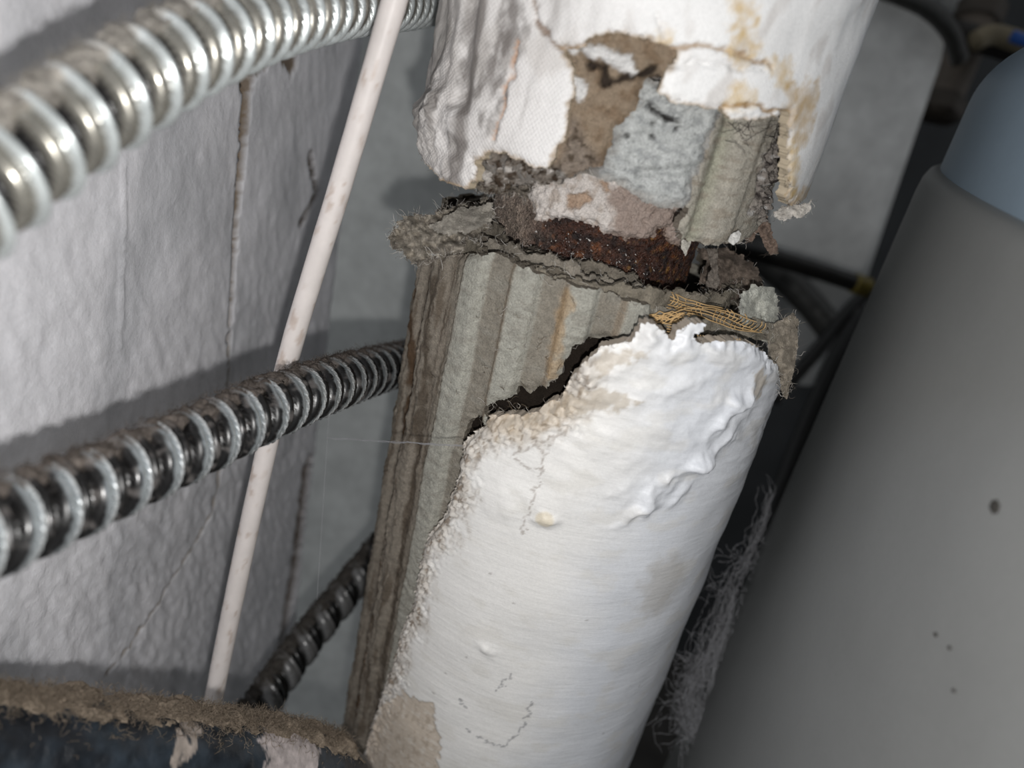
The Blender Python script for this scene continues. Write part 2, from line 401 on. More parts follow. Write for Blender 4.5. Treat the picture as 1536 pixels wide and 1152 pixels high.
def slab(name, c, half, mat, parent=None, col=None, bev=0.0):
    x, y, z = half; V = [(sx * x + c[0], sy * y + c[1], sz * z + c[2]) for sx in (-1, 1) for sy in (-1, 1) for sz in (-1, 1)]
    Q = [(0, 1, 3, 2), (4, 6, 7, 5), (0, 4, 5, 1), (2, 3, 7, 6), (0, 2, 6, 4), (1, 5, 7, 3)]
    return mesh_obj(name, V, Q, None, col, mat, parent, smooth=False)
struct(slab('wall_back', (-0.13, 0.66, 1.2), (0.26, 0.02, 1.2), material('grey_painted_wall', color=lin(206, 209, 208), rough=0.6, var=[(20, 0.85, 1.08), (80, 0.93, 1.04)])), 'smooth grey wall behind the lagged pipe')
struct(slab('wall_right', (0.6, 1.72, 1.2), (1.4, 0.03, 1.2), material('dim_wall', color=lin(70, 72, 74), rough=0.8, var=[(6, 0.7, 1.1)])))
struct(slab('floor', (0.3, 0.7, -0.02), (1.8, 1.2, 0.02), material('dark_floor', color=lin(70, 68, 66), rough=0.9, var=[(10, 0.7, 1.2)])))

# ------------------------------------------------------------------ rusty iron pipe
WHITE = lin(238, 237, 234)
pipe = thing('iron_pipe', 'dark rusty iron pipe bared in the gap between two runs of lagging', 'pipe', (C_pipe.c[0], C_pipe.c[1], Z_BOT - 0.05))
def pipe_col(U, Z, sd):
    c = np.broadcast_to(lin(84, 50, 36), U.shape + (3,)).copy()
    c = mixc(c, lin(48, 30, 26), sst(-0.1, 0.5, fbm(U / 0.006, Z / 0.006, 2.0, 4)))
    c = mixc(c, lin(128, 78, 46), sst(0.2, 0.65, fbm(U / 0.005, Z / 0.005, 7.0, 4)))
    c = mixc(c, lin(182, 136, 72), 0.7 * sst(0.45, 0.7, fbm(U / 0.0025, Z / 0.0025, 12.0, 3)) * sst(0.0, 0.02, U))
    ud = C_pipe.hit(800, 340)[0]
    c = mixc(c, lin(186, 168, 154), 0.95 * sst(ud + 0.012, ud - 0.012, U + 0.004 * fbm(U / 0.008, Z / 0.008, 5.0, 3)))
    return c
def pipe_disp(U, Z, sd):
    return 0.0006 * fbm(U / 0.004, Z / 0.004, 1.0, 4, 0.6) + 0.0004 * np.maximum(0, fbm(U / 0.0015, Z / 0.0015, 6.0, 2))
zg0 = C_pipe.hit(880, 480)[1] - 0.03; zg1 = C_pipe.hit(880, 230)[1] + 0.02
ug, zg = C_pipe.grid(zg0, zg1, 0.0007, 90, 180)
bR = math.pi * C_pipe.R
patch('pipe_wall', [(-bR, zg0 + 0.001), (bR, zg0 + 0.001), (bR, zg1 - 0.002), (-bR, zg1 - 0.002)], C_pipe.map, ug, zg, 0.004, (0, 1), pipe_disp, pipe_col, None, M_rust, pipe)

gl_V = []; gl_T = []  # pale glossy facets added to stand for glints off the rust
for i in range(170):
    px = 880 + 70 * rng.normal(); py = 385 + 0.18 * (px - 880) + 16 * rng.normal()
    if not (800 < px < 1020): continue
    uu, zz = C_pipe.hit(px, py); q = C_pipe.map(np.array(uu), np.array(zz), np.array(0.0008)); r_ = 0.00016 + 0.00022 * rng.random() ** 3
    b_ = len(gl_V); gl_V += [q + r_ * v for v in rng.normal(size=(4, 3))]; gl_T += [(b_, b_ + 1, b_ + 2), (b_, b_ + 2, b_ + 3), (b_, b_ + 3, b_ + 1), (b_ + 1, b_ + 3, b_ + 2)]
gl = mesh_obj('rust_glints', np.array(gl_V), None, gl_T, lin(200, 196, 192), material('rust_glint', rough=0.2, spec=1.0), pipe, smooth=False); gl['kind'] = 'stuff'; gl['label'] = 'tiny pale facets standing for glints on the rust'

# ------------------------------------------------------------------ upper lagging
up = thing('pipe_lagging', 'upper white painted pipe lagging with torn canvas and tan stains', 'pipe insulation', (C_up.c[0], C_up.c[1], 1.40))
H = 0.0007
# jacket
JB = [(600, 205), (622, 192), (632, 225), (652, 258), (676, 276), (700, 282), (713, 272), (716, 256), (711, 240), (728, 232), (752, 228), (772, 240), (798, 250), (818, 253),
      (832, 232), (845, 212), (851, 192), (850, 168), (857, 148), (861, 125), (856, 105), (849, 86), (840, 73), (860, 71), (879, 68), (882, 61), (903, 52), (923, 47), (957, 56), (995, 67),
      (1020, 72), (1014, 88), (1006, 100), (996, 117), (987, 138), (1007, 151), (1045, 160), (1084, 166), (1096, 177), (1130, 180), (1165, 176), (1187, 168), (1185, 195), (1182, 220),
      (1183, 245), (1182, 270), (1180, 296), (1184, 306), (1200, 308), (1216, 300), (1224, 286)]
PJ = C_up.pts(JB)
def P2(cyl, l): return np.array(cyl.pts(l))
T1 = [P2(C_up, q) for q in ([(1098, -5), (1132, -5), (1128, 30), (1118, 52), (1098, 44)], [(1104, 46), (1126, 40), (1142, 66), (1140, 82), (1112, 84), (1100, 72)],
      [(1104, 84), (1132, 86), (1118, 104), (1106, 96)], [(1088, 150), (1098, 130), (1116, 126), (1134, 142), (1132, 160), (1110, 166), (1090, 164)],
      [(1152, 92), (1190, 90), (1194, 108), (1180, 128), (1160, 112)], [(1184, 126), (1228, 128), (1226, 165), (1214, 200), (1206, 222), (1192, 225), (1186, 190), (1178, 160)],
      [(1186, 285), (1224, 278), (1224, 310), (1182, 310)], [(1186, 215), (1196, 215), (1192, 300), (1180, 300)], [(986, 48), (1000, 52), (1000, 68), (986, 64)])]
crk = [P2(C_up, q) for q in ([(802, 0), (805, 25), (818, 48), (838, 72), (860, 80)], [(838, 70), (880, 69), (1020, 72), (1040, 66), (1080, 72), (1120, 84), (1146, 92), (1162, 102)],
       [(778, 62), (770, 92), (768, 118), (757, 130), (758, 150), (752, 178), (742, 208)], [(1000, 100), (1050, 92), (1100, 100), (1150, 108)], [(1084, 160), (1110, 158), (1125, 155), (1150, 166), (1185, 168)], [(984, 20), (990, 45), (994, 62)])]
folds = [(P2(C_up, q), a, w) for q, a, w in (([(700, -40), (694, 60), (688, 140), (690, 190)], 0.0022, 0.006), ([(740, -40), (728, 40), (722, 110), (724, 170)], 0.0026, 0.008), ([(716, -40), (706, 60), (700, 150)], -0.0022, 0.004),
        ([(672, -40), (660, 70), (650, 130)], -0.002, 0.004), ([(1300, 20), (1265, 60), (1210, 80), (1140, 78)], -0.0016, 0.008))]
lumps = [(C_up.hit(*q), a, r) for q, a, r in (((664, 158), 0.004, 0.007), ((657, 185), 0.0035, 0.008), ((690, 180), 0.0028, 0.006), ((640, 170), 0.004, 0.006), ((626, 162), 0.004, 0.004), ((645, 215), 0.003, 0.008), ((672, 255), 0.003, 0.010), ((662, 112), 0.002, 0.006))]
U_weave = C_up.hit(860, 120)[0]
def up_disp(U, Z, sd):
    s = 0.0008 * fbm(U / 0.025, Z / 0.05, 2.0, 3, 0.45)
    for l, a, w in folds: s = s + a * np.exp(-(lsd(U, Z, l) / w) ** 2)
    for (lu, lz), a, r in lumps: s = s + a * np.exp(-(((U - lu) ** 2 + (Z - lz) ** 2) / r ** 2) + 0.35 * fbm(U / 0.004, Z / 0.004, 3.0, 2))
    n = 0.0008 * fbm(U / 0.003, Z / 0.003, 8.0, 3)
    Uw = U + 0.0012 * fbm(U / 0.005, Z / 0.005, 21.0, 3); Zw = Z + 0.0012 * fbm(U / 0.005, Z / 0.005, 27.0, 3)
    for c in crk: s = s - 0.0011 * sst(0.0010, 0.0003, lsd(Uw, Zw, c) + 0.3 * n)
    bl = sst(-0.048, -0.064, U); s = s + bl * 0.0009 * fbm(U / 0.007, Z / 0.012, 11.0, 3)
    s = s + 0.0008 * fbm(U / 0.0025, Z / 0.0025, 6.0, 3) * sst(0.004, 0.0, sd) - 0.0008 * sst(0.0025, 0, sd)
    return s
dirt = [P2(C_up, q) for q in ([(716, -30), (708, 50), (702, 120), (706, 160)], [(676, -30), (664, 60), (648, 130), (640, 170)], [(776, 20), (766, 80), (755, 120)], [(752, 60), (742, 130), (735, 190)])]
def up_col(U, Z, sd):
    c = np.broadcast_to(lin(236, 235, 234), U.shape + (3,)).copy()
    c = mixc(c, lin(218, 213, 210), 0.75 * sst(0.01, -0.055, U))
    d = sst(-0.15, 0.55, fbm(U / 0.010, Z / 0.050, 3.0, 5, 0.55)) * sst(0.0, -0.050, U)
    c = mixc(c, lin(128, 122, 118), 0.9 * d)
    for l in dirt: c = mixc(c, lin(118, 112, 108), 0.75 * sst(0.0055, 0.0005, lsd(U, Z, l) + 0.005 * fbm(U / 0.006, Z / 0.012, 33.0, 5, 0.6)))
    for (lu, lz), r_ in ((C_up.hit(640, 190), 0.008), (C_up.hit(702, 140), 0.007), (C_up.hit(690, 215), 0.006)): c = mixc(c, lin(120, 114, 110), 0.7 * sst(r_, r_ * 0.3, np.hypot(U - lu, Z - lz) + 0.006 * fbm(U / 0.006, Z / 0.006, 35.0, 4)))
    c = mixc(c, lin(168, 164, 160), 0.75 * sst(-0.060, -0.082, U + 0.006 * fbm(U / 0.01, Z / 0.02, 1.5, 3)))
    c = mixc(c, lin(205, 200, 196), 0.7 * sst(0.1, 0.6, fbm(U / 0.012, Z / 0.02, 9.0, 4)))
    n = 0.0028 * fbm(U / 0.005, Z / 0.005, 8.0, 4, 0.6); ns = n * 0.25
    for i, t in enumerate(T1):
        m = sst(-0.0022, 0.0016, psd(U, Z, t) + n)
        c = mixc(c, lin(206, 178, 128) if i not in (5, 6) else lin(186, 156, 108), 0.82 * m * (0.7 + 0.5 * fbm(U / 0.004, Z / 0.004, 2.0, 3)))
    c = mixc(c, lin(160, 134, 98), 0.7 * sst(0.0012, 0.0, sd + ns) )
    Uw = U + 0.0012 * fbm(U / 0.005, Z / 0.005, 21.0, 3); Zw = Z + 0.0012 * fbm(U / 0.005, Z / 0.005, 27.0, 3)
    for i, k in enumerate(crk): c = mixc(c, (lin(120, 96, 76), lin(150, 122, 88), lin(190, 150, 120), lin(160, 158, 156), lin(150, 118, 72), lin(180, 176, 172))[i], (0.8, 0.8, 0.7, 0.4, 0.9, 0.5)[i] * sst((0.0007, 0.0010, 0.0007, 0.0006, 0.0012, 0.0005)[i], 0.0001, lsd(Uw, Zw, k) + ns))  # crack colour holds both settled dust and shade of grooves too fine
    wv = 0.25 + 0.75 * sst(U_weave + 0.03, U_weave - 0.004, U) * sst(0.012, 0.022, np.abs(U - U_weave + 0.075) + 0.004)
    return np.concatenate([c, wv[..., None]], -1)
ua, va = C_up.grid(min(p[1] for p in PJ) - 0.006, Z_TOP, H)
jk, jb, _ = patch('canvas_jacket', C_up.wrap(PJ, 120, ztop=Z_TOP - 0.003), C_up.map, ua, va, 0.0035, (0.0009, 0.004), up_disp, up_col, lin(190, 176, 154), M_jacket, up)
# brown paper under the jacket
Cb = Cyl(3.15, D0, 0.0785 - 0.0035)
BP = P2(Cb, [(640, 230), (680, 180), (800, 30), (930, 20), (1060, 50), (1030, 90), (1000, 116), (988, 114), (967, 124), (965, 138), (951, 167), (922, 195), (914, 220), (906, 246), (876, 258), (846, 270), (812, 276), (770, 272), (750, 285), (730, 290), (715, 284), (690, 276)])
bcr = P2(Cb, [(884, 96), (905, 102), (905, 126), (940, 117), (962, 112), (985, 104)])
bw = [P2(Cb, q) for q in ([(878, 66), (900, 68), (925, 76), (945, 82), (955, 106), (945, 116), (925, 102), (900, 92), (880, 84), (850, 76)], [(862, 116), (878, 118), (884, 136), (872, 156), (862, 150)])]
bdk = P2(Cb, [(848, 168), (868, 175), (880, 210), (905, 240), (880, 268), (820, 268), (838, 235), (850, 200)])
bdk2 = P2(Cb, [(690, 230), (745, 222), (830, 246), (850, 262), (840, 300), (690, 300)])
def b_disp(U, Z, sd):
    n = 0.001 * fbm(U / 0.003, Z / 0.003, 8.0, 3)
    s = 0.0008 * fbm(U / 0.008, Z / 0.008, 4.0, 4) - 0.0028 * sst(0.0014, 0.0005, lsd(U, Z, bcr) + n)
    for w in bw: s = s + 0.0016 * sst(-0.0008, 0.0012, psd(U, Z, w) + n * 1.4) * (1 + 0.8 * fbm(U / 0.002, Z / 0.002, 3.0, 3))
    s = s + sst(-0.001, 0.001, psd(U, Z, bdk2)) * (0.0026 * fbm(U / 0.0035, Z / 0.0035, 31.0, 4, 0.7) - 0.001)
    s = s + sst(0, 0.002, psd(U, Z, bdk)) * 0.0022 * fbm(U / 0.004, Z / 0.004, 1.0, 4, 0.65) - 0.0018 * sst(0.003, 0.0, sd)
    return s
def b_col(U, Z, sd):
    n = 0.001 * fbm(U / 0.003, Z / 0.003, 8.0, 3)
    c = np.broadcast_to(lin(152, 135, 116), U.shape + (3,)).copy()
    c = mixc(c, lin(128, 108, 88), 0.8 * sst(-0.1, 0.6, fbm(U / 0.006, Z / 0.006, 4.0, 4)))
    c = mixc(c, lin(150, 140, 132), sst(-0.002, 0.004, psd(U, Z, bdk)) * 0.6)
    c = mixc(c, lin(96, 84, 72), sst(0, 0.003, psd(U, Z, bdk)) * sst(0.1, 0.5, fbm(U / 0.0035, Z / 0.0035, 14.0, 4)))
    k2 = sst(-0.001, 0.001, psd(U, Z, bdk2)); c = mixc(c, lin(134, 126, 118), 0.9 * k2)
    c = mixc(c, lin(70, 58, 48), k2 * sst(0.0, 0.35, fbm(U / 0.003, Z / 0.003, 44.0, 4, 0.65))); c = mixc(c, lin(214, 208, 202), 0.8 * k2 * sst(0.2, 0.5, fbm(U / 0.004, Z / 0.003, 54.0, 3)))
    c = mixc(c, lin(60, 52, 46), sst(0.0013, 0.0004, lsd(U, Z, bcr) + n))
    fis = sst(0.045, 0.0, np.abs(fbm(U / 0.007, Z / 0.006, 61.0, 4, 0.55))); c = mixc(c, lin(72, 60, 50), 0.75 * fis * (0.25 + 0.75 * sst(-0.002, 0.002, psd(U, Z, bdk))))
    for w in bw: c = mixc(c, lin(234, 232, 230), sst(-0.0004, 0.0006, psd(U, Z, w) + n * 1.4))
    return c
ua = np.arange(BP[:, 0].min() - 0.004, BP[:, 0].max() + 0.004, 0.0006); va = np.arange(BP[:, 1].min() - 0.004, BP[:, 1].max() + 0.004, 0.0006)
_, bb, _ = patch('brown_paper_layer', BP, Cb.map, ua, va, 0.003, (0.0014, 0.004), b_disp, b_col, lin(110, 96, 82), M_paper, up)
# grey felt
Cf = Cyl(3.15, D0, 0.0785 - 0.0065)
FP = P2(Cf, [(700, 225), (800, 180), (900, 110), (964, 110), (1010, 130), (1100, 150), (1086, 172), (1074, 195), (1064, 235), (1058, 252), (1042, 270), (1038, 300), (1024, 312), (996, 311), (970, 302), (945, 290), (925, 276), (904, 268), (870, 264), (838, 274), (800, 276), (760, 276), (735, 278)])
fcr = P2(Cf, [(974, 158), (986, 168), (1000, 178), (1018, 182)])
fpit = [Cf.hit(*q) for q in ((980, 186), (980, 206), (1017, 194), (940, 204), (1000, 180), (868, 244), (884, 214))]
fband = P2(Cf, [(960, 262), (1010, 258), (1050, 252)])
fdirt = P2(Cf, [(700, 225), (860, 180), (905, 150), (930, 200), (905, 250), (860, 300), (735, 300)])
def f_disp(U, Z, sd):
    n = 0.0008 * fbm(U / 0.003, Z / 0.003, 8.0, 3)
    s = 0.0015 * fbm(U / 0.016, Z / 0.010, 5.0, 4, 0.5) + 0.00035 * fbm(U / 0.003, Z / 0.0018, 9.0, 3) - 0.003 * sst(0.0012, 0.0004, lsd(U, Z, fcr) + n)
    for q in fpit: s = s - 0.003 * np.exp(-((U - q[0]) ** 2 + 1.5 * (Z - q[1]) ** 2) / 0.0009 ** 2)
    s = s - 0.0022 * np.exp(-(lsd(U, Z, fband) / 0.0016) ** 2) + 0.0016 * sst(0.004, 0.012, lsd(U, Z, fband)) * sst(fband[0][1], fband[0][1] - 0.01, Z)
    return s - 0.002 * sst(0.004, 0, sd)
def f_col(U, Z, sd):
    c = np.broadcast_to(lin(198, 200, 198), U.shape + (3,)).copy()
    c = mixc(c, lin(162, 164, 164), 0.8 * sst(-0.05, 0.6, fbm(U / 0.006, Z / 0.0035, 6.0, 5, 0.6)))
    c = mixc(c, lin(118, 110, 102), 0.85 * sst(-0.004, 0.004, psd(U, Z, fdirt) + 0.003 * fbm(U / 0.004, Z / 0.004, 2.0, 4)))
    nn = 0.0006 * fbm(U / 0.002, Z / 0.002, 8.0, 3); c = mixc(c, lin(50, 47, 46), 0.9 * sst(0.0010, 0.0004, lsd(U, Z, fcr) + nn))
    for q in fpit: c = mixc(c, lin(56, 52, 50), 0.85 * sst(0.0012, 0.0005, np.hypot(U - q[0], 1.4 * (Z - q[1])) + 1.3 * nn))
    c = mixc(c, lin(122, 122, 122), 0.6 * sst(0.035, 0.0, np.abs(fbm(U / 0.012, Z / 0.005, 71.0, 4, 0.55))))
    return mixc(c, lin(150, 142, 134), 0.6 * sst(0.003, 0.0, sd))
ua = np.arange(FP[:, 0].min() - 0.004, FP[:, 0].max() + 0.004, 0.0006); va = np.arange(FP[:, 1].min() - 0.004, FP[:, 1].max() + 0.004, 0.0006)
_, fb, _ = patch('grey_felt_layer', FP, Cf.map, ua, va, 0.004, (0.0012, 0.004), f_disp, f_col, lin(140, 134, 128), M_paper, up)
# corrugated air-cell paper
Cc = Cyl(3.2, D0, 0.0785 - 0.0125)
CPx = [(1030, 150), (1200, 120), (1300, 140), (1300, 300), (1232, 292), (1206, 316), (1186, 322), (1160, 322), (1146, 338), (1134, 352), (1112, 366), (1086, 364), (1062, 368), (1040, 366), (1024, 360), (1018, 340), (1030, 315), (1034, 280), (1050, 200)]
CP = P2(Cc, CPx)
rg = [Cc.hit(1072, 250)[0], Cc.hit(1112, 250)[0], Cc.hit(1160, 250)[0], Cc.hit(1038, 280)[0]]
crum = P2(Cc, [(1140, 235), (1190, 170), (1300, 160), (1300, 330), (1150, 345), (1120, 320), (1134, 290)])
ccr = P2(Cc, [(1152, 232), (1146, 262), (1138, 290), (1130, 302)])
def c_disp(U, Z, sd):
    s = 0.0022 * np.exp(-((U - rg[1]) / 0.006) ** 4) - 0.0018 * np.exp(-((U - rg[0]) / 0.0028) ** 2) + 0.0018 * np.exp(-((U - rg[3]) / 0.004) ** 2)
    k = sst(-0.002, 0.003, psd(U, Z, crum)); s = s + k * 0.0030 * fbm(U / 0.005, Z / 0.005, 2.0, 4, 0.65)
    s = s - 0.003 * sst(0.0012, 0.0004, lsd(U, Z, ccr) + 0.0006 * fbm(U / 0.003, Z / 0.003, 1.0, 2))
    return s + 0.0004 * fbm(U / 0.004, Z / 0.002, 4.0, 3) - 0.0015 * sst(0.003, 0, sd)
def c_col(U, Z, sd):
    c = np.broadcast_to(lin(184, 178, 166), U.shape + (3,)).copy()
    c = mixc(c, lin(172, 172, 152), 0.7 * sst(0.006, 0.0, np.abs(U - rg[0])))
    c = mixc(c, lin(158, 148, 134), 0.7 * sst(0.0, 0.6, fbm(U / 0.008, Z / 0.003, 4.0, 4)))
    k = sst(-0.002, 0.003, psd(U, Z, crum))
    c = mixc(c, lin(150, 142, 136), k * 0.9); c = mixc(c, lin(78, 72, 70), k * sst(0.1, 0.5, fbm(U / 0.003, Z / 0.003, 12.0, 3)))
    c = mixc(c, lin(58, 53, 50), 0.8 * k * sst(0.06, 0.0, np.abs(fbm(U / 0.006, Z / 0.005, 81.0, 3))))
    c = mixc(c, lin(222, 220, 218), 0.8 * k * sst(0.3, 0.6, fbm(U / 0.003, Z / 0.003, 22.0, 3)))
    return c
ua = np.arange(CP[:, 0].min() - 0.004, CP[:, 0].max() + 0.004, 0.0006); va = np.arange(CP[:, 1].min() - 0.004, CP[:, 1].max() + 0.004, 0.0006)
upc, cb, _ = patch('corrugated_paper', CP, Cc.map, ua, va, 0.004, (0.0012, 0.004), c_disp, c_col, lin(150, 140, 128), M_paper, up)
# inner filling behind the layers so no light leaks through
Cn = Cyl(3.25, D0, 0.060)
zfl = C_pipe.hit(1000, 330)[1]
fz = [Cn.hit(x, y) for x, y in ((650, 190), (720, 215), (800, 235), (900, 255), (1000, 290), (1070, 318), (1130, 315), (1200, 290))]
patch('inner_filling', Cn.wrap(fz, 150, ztop=Z_TOP - 0.01), Cn.map, *Cn.grid(min(p[1] for p in fz) - 0.006, Z_TOP, 0.0015, 84, 155), 0.013, (0.002, 0.006), lambda U, Z, s: 0.002 * fbm(U / 0.008, Z / 0.008, 1.0, 3), lin(96, 84, 74), lin(70, 60, 54), M_paper, up)
# plaster clinging to the pipe
Cp2 = Cyl(3.25, D0, 0.0440 + 0.0035)
PP = P2(Cp2, [(742, 225), (850, 225), (960, 262), (1050, 290), (1048, 330), (1030, 372), (1006, 366), (1003, 346), (990, 344), (984, 358), (962, 362), (942, 362), (922, 355), (905, 352), (893, 342), (875, 336), (846, 329), (811, 333), (797, 326), (790, 300), (786, 284), (760, 280), (742, 268)])
pk = P2(Cp2, [(905, 280), (1060, 260), (1060, 380), (890, 380), (925, 330)])
pbare = [P2(Cp2, q) for q in ([(846, 292), (880, 286), (890, 300), (872, 312), (850, 312)], [(896, 270), (912, 274), (920, 292), (908, 288)])]
def p_disp(U, Z, sd):
    s = 0.0010 * fbm(U / 0.006, Z / 0.006, 3.0, 4, 0.6) + 0.0006 * fbm(U / 0.002, Z / 0.002, 7.0, 3) - 0.002 * sst(0.003, 0, sd)
    for q in pbare: s = s - 0.0018 * sst(-0.0004, 0.001, psd(U, Z, q) + 0.001 * fbm(U / 0.003, Z / 0.003, 8.0, 3))
    return s
def p_col(U, Z, sd):
    c = np.broadcast_to(lin(222, 214, 208), U.shape + (3,)).copy()
    c = mixc(c, lin(186, 172, 160), 0.7 * sst(0, 0.5, fbm(U / 0.005, Z / 0.005, 6.0, 4)))
    c = mixc(c, lin(164, 146, 136), 0.9 * sst(-0.002, 0.002, psd(U, Z, pk) + 0.002 * fbm(U / 0.004, Z / 0.004, 2.0, 3)))
    for q in pbare: c = mixc(c, lin(184, 160, 140), sst(-0.0004, 0.0008, psd(U, Z, q) + 0.001 * fbm(U / 0.003, Z / 0.003, 8.0, 3)))
    return mixc(c, lin(140, 120, 108), 0.6 * sst(0.0015, 0, sd))
ua = np.arange(PP[:, 0].min() - 0.004, PP[:, 0].max() + 0.004, 0.0005); va = np.arange(PP[:, 1].min() - 0.004, PP[:, 1].max() + 0.004, 0.0005)
patch('plaster_remnant', PP, Cp2.map, ua, va, 0.004, (0.0012, 0.003), p_disp, p_col, lin(150, 130, 118), M_crumb, up)

# ------------------------------------------------------------------ lower lagging
low = thing('pipe_lagging', 'lower pipe lagging with bared corrugated paper and a sagging white plaster shell', 'pipe insulation', (C_core.c[0], C_core.c[1], 1.1))
RIM = [(598, 382), (625, 396), (640, 386), (690, 381), (740, 382), (762, 392), (800, 408), (850, 426), (900, 438), (960, 456), (1010, 466), (1060, 474), (1110, 478), (1150, 480)]
RM = C_core.pts(RIM); RM[0] = (RM[0][0], RM[1][1])
Hl = [P2(C_core, q) for q in ([(896, 513), (872, 512), (856, 526), (842, 560), (820, 584), (792, 590), (776, 586), (768, 599), (745, 600), (732, 606), (724, 618), (760, 650), (840, 640), (900, 580), (960, 520), (930, 505)],
      [(704, 628), (690, 648), (684, 664), (700, 680), (730, 660), (724, 624)])]
def corr(U, n0=0.0):
    per = 0.0215; f = ((U - C_core.hit(772, 480)[0]) / per + 0.5) % 1.0 - 0.5
    return 0.0016 * np.tanh(4.0 * np.cos(2 * math.pi * f)) , f
streak = P2(C_core, [(850, 445), (838, 500), (830, 560)])
bstk = P2(C_core, [(628, 440), (614, 560), (596, 690), (575, 830), (550, 980), (538, 1070)])
bstk2 = P2(C_core, [(655, 420), (640, 560), (622, 690), (600, 830), (575, 980), (560, 1070)])
def k_disp(U, Z, sd):
    a, f = corr(U + 0.0012 * fbm(U / 0.03, Z / 0.05, 3.0, 2))
    s = a + 0.0005 * fbm(U / 0.006, Z / 0.003, 4.0, 3)
    lf = sst(-0.045, -0.058, U); s = s + lf * 0.0012 * fbm(U / 0.004, Z / 0.02, 7.0, 4, 0.6)
    return s - 0.0014 * sst(0.003, 0, sd)
def k_col(U, Z, sd):
    a, f = corr(U + 0.0012 * fbm(U / 0.03, Z / 0.05, 3.0, 2))
    c = np.broadcast_to(lin(180, 178, 168), U.shape + (3,)).copy()
    e = np.abs(np.abs(f) - 0.25)
    c = mixc(c, lin(150, 132, 112), 0.75 * sst(0.10, 0.02, e) * (f < 0) + 0 * U)
    c = mixc(c, lin(140, 132, 120), 0.8 * sst(0.27, 0.34, np.abs(f)))
    c = mixc(c, lin(160, 156, 146), 0.6 * sst(0, 0.6, fbm(U / 0.012, Z / 0.004, 5.0, 5, 0.6)))
    c = mixc(c, lin(186, 156, 118), 0.6 * sst(0.0035, 0.001, lsd(U, Z, streak) + 0.0022 * fbm(U / 0.004, Z / 0.006, 1.0, 3)))
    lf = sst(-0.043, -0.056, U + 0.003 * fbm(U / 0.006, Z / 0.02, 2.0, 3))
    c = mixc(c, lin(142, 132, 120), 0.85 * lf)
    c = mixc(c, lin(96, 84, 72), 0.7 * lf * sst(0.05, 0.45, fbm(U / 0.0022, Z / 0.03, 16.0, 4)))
    c = mixc(c, lin(86, 66, 48), 0.9 * sst(0.0030, 0.0010, lsd(U, Z, bstk) + 0.0016 * fbm(U / 0.003, Z / 0.008, 9.0, 3)))
    c = mixc(c, lin(86, 76, 66), 0.8 * sst(0.0024, 0.0008, lsd(U, Z, bstk2) + 0.0016 * fbm(U / 0.003, Z / 0.008, 10.0, 3)))
    return c
ua, va = C_core.grid(Z_BOT, max(p[1] for p in RM) + 0.006, H, 86, 150)
lowc, kb, _ = patch('corrugated_paper', C_core.wrap(RM, 148, zbot=Z_BOT + 0.002), C_core.map, ua, va, 0.0035, (0.0012, 0.005), k_disp, k_col, lin(140, 132, 120), M_paper, low, holes=Hl)
# plies of paper between the outer corrugation and the pipe
plies_b = []
for i in range(6):
    R = 0.0655 - i * 0.0034; Cq = Cyl(3.25, D0, R); t = np.linspace(-1, 1, 60)
    up_z = C_core.hit(860, 430)[1] + 0.0005 * i + 0.0022 * np.sin(t * 7 + i * 2.1) * (0.6 + 0.4 * math.sin(i * 3.3)) - 0.002 * (i % 2) + 0.002
    tt = t * math.radians(125) * R
    if i >= 2: tt = -math.radians(125) * R + (t + 1) / 2 * (Cq.hit(985 - 6 * i, 420)[0] + math.radians(125) * R)
    p = list(zip(tt, up_z))
    zl = up_z.min() - (0.009 if i < 2 else 0.03)
    gl = Cq.grid(zl - 0.002, up_z.max() + 0.006, 0.0009, 84, 130)
    cc = (lin(150, 142, 128), lin(128, 120, 108), lin(160, 152, 140), lin(112, 104, 94), lin(140, 132, 120), lin(100, 92, 84))[i]
    _, b_, _ = patch('paper_ply', (Cq.wrap(p, 125, zbot=zl) if i < 2 else p + [(p[-1][0], zl), (p[0][0], zl)]), Cq.map, *gl, 0.0018, (0.0022, 0.006), lambda U, Z, s, i=i: 0.0011 * fbm(U / 0.008 + i, Z / 0.006, i * 3.0, 4) + 0.0012 * np.sin(U / 0.0035 + i), (lambda U, Z, s, cc=cc: np.broadcast_to(cc, U.shape + (3,)) * (0.85 + 0.25 * fbm(U / 0.004, Z / 0.004, 2.0, 3))[..., None]), cc * 0.8, M_paper, low, seed=i * 5.0)
    plies_b.append(b_[b_[:, 2] > up_z.min() - 0.004])
# filling seen through the holes, coloured near black for the shade in the cavity
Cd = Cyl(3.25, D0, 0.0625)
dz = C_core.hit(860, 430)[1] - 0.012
patch('inner_filling', [(-0.19, Z_BOT + 0.004), (0.19, Z_BOT + 0.004), (0.19, dz), (-0.19, dz)], Cd.map, *Cd.grid(Z_BOT, dz + 0.004, 0.002, 84, 178), 0.016, (0.001, 0.01), lambda U, Z, s: 0.001 * fbm(U / 0.008, Z / 0.008, 1.0, 3), lin(44, 38, 33), lin(40, 34, 30), M_paper, low)
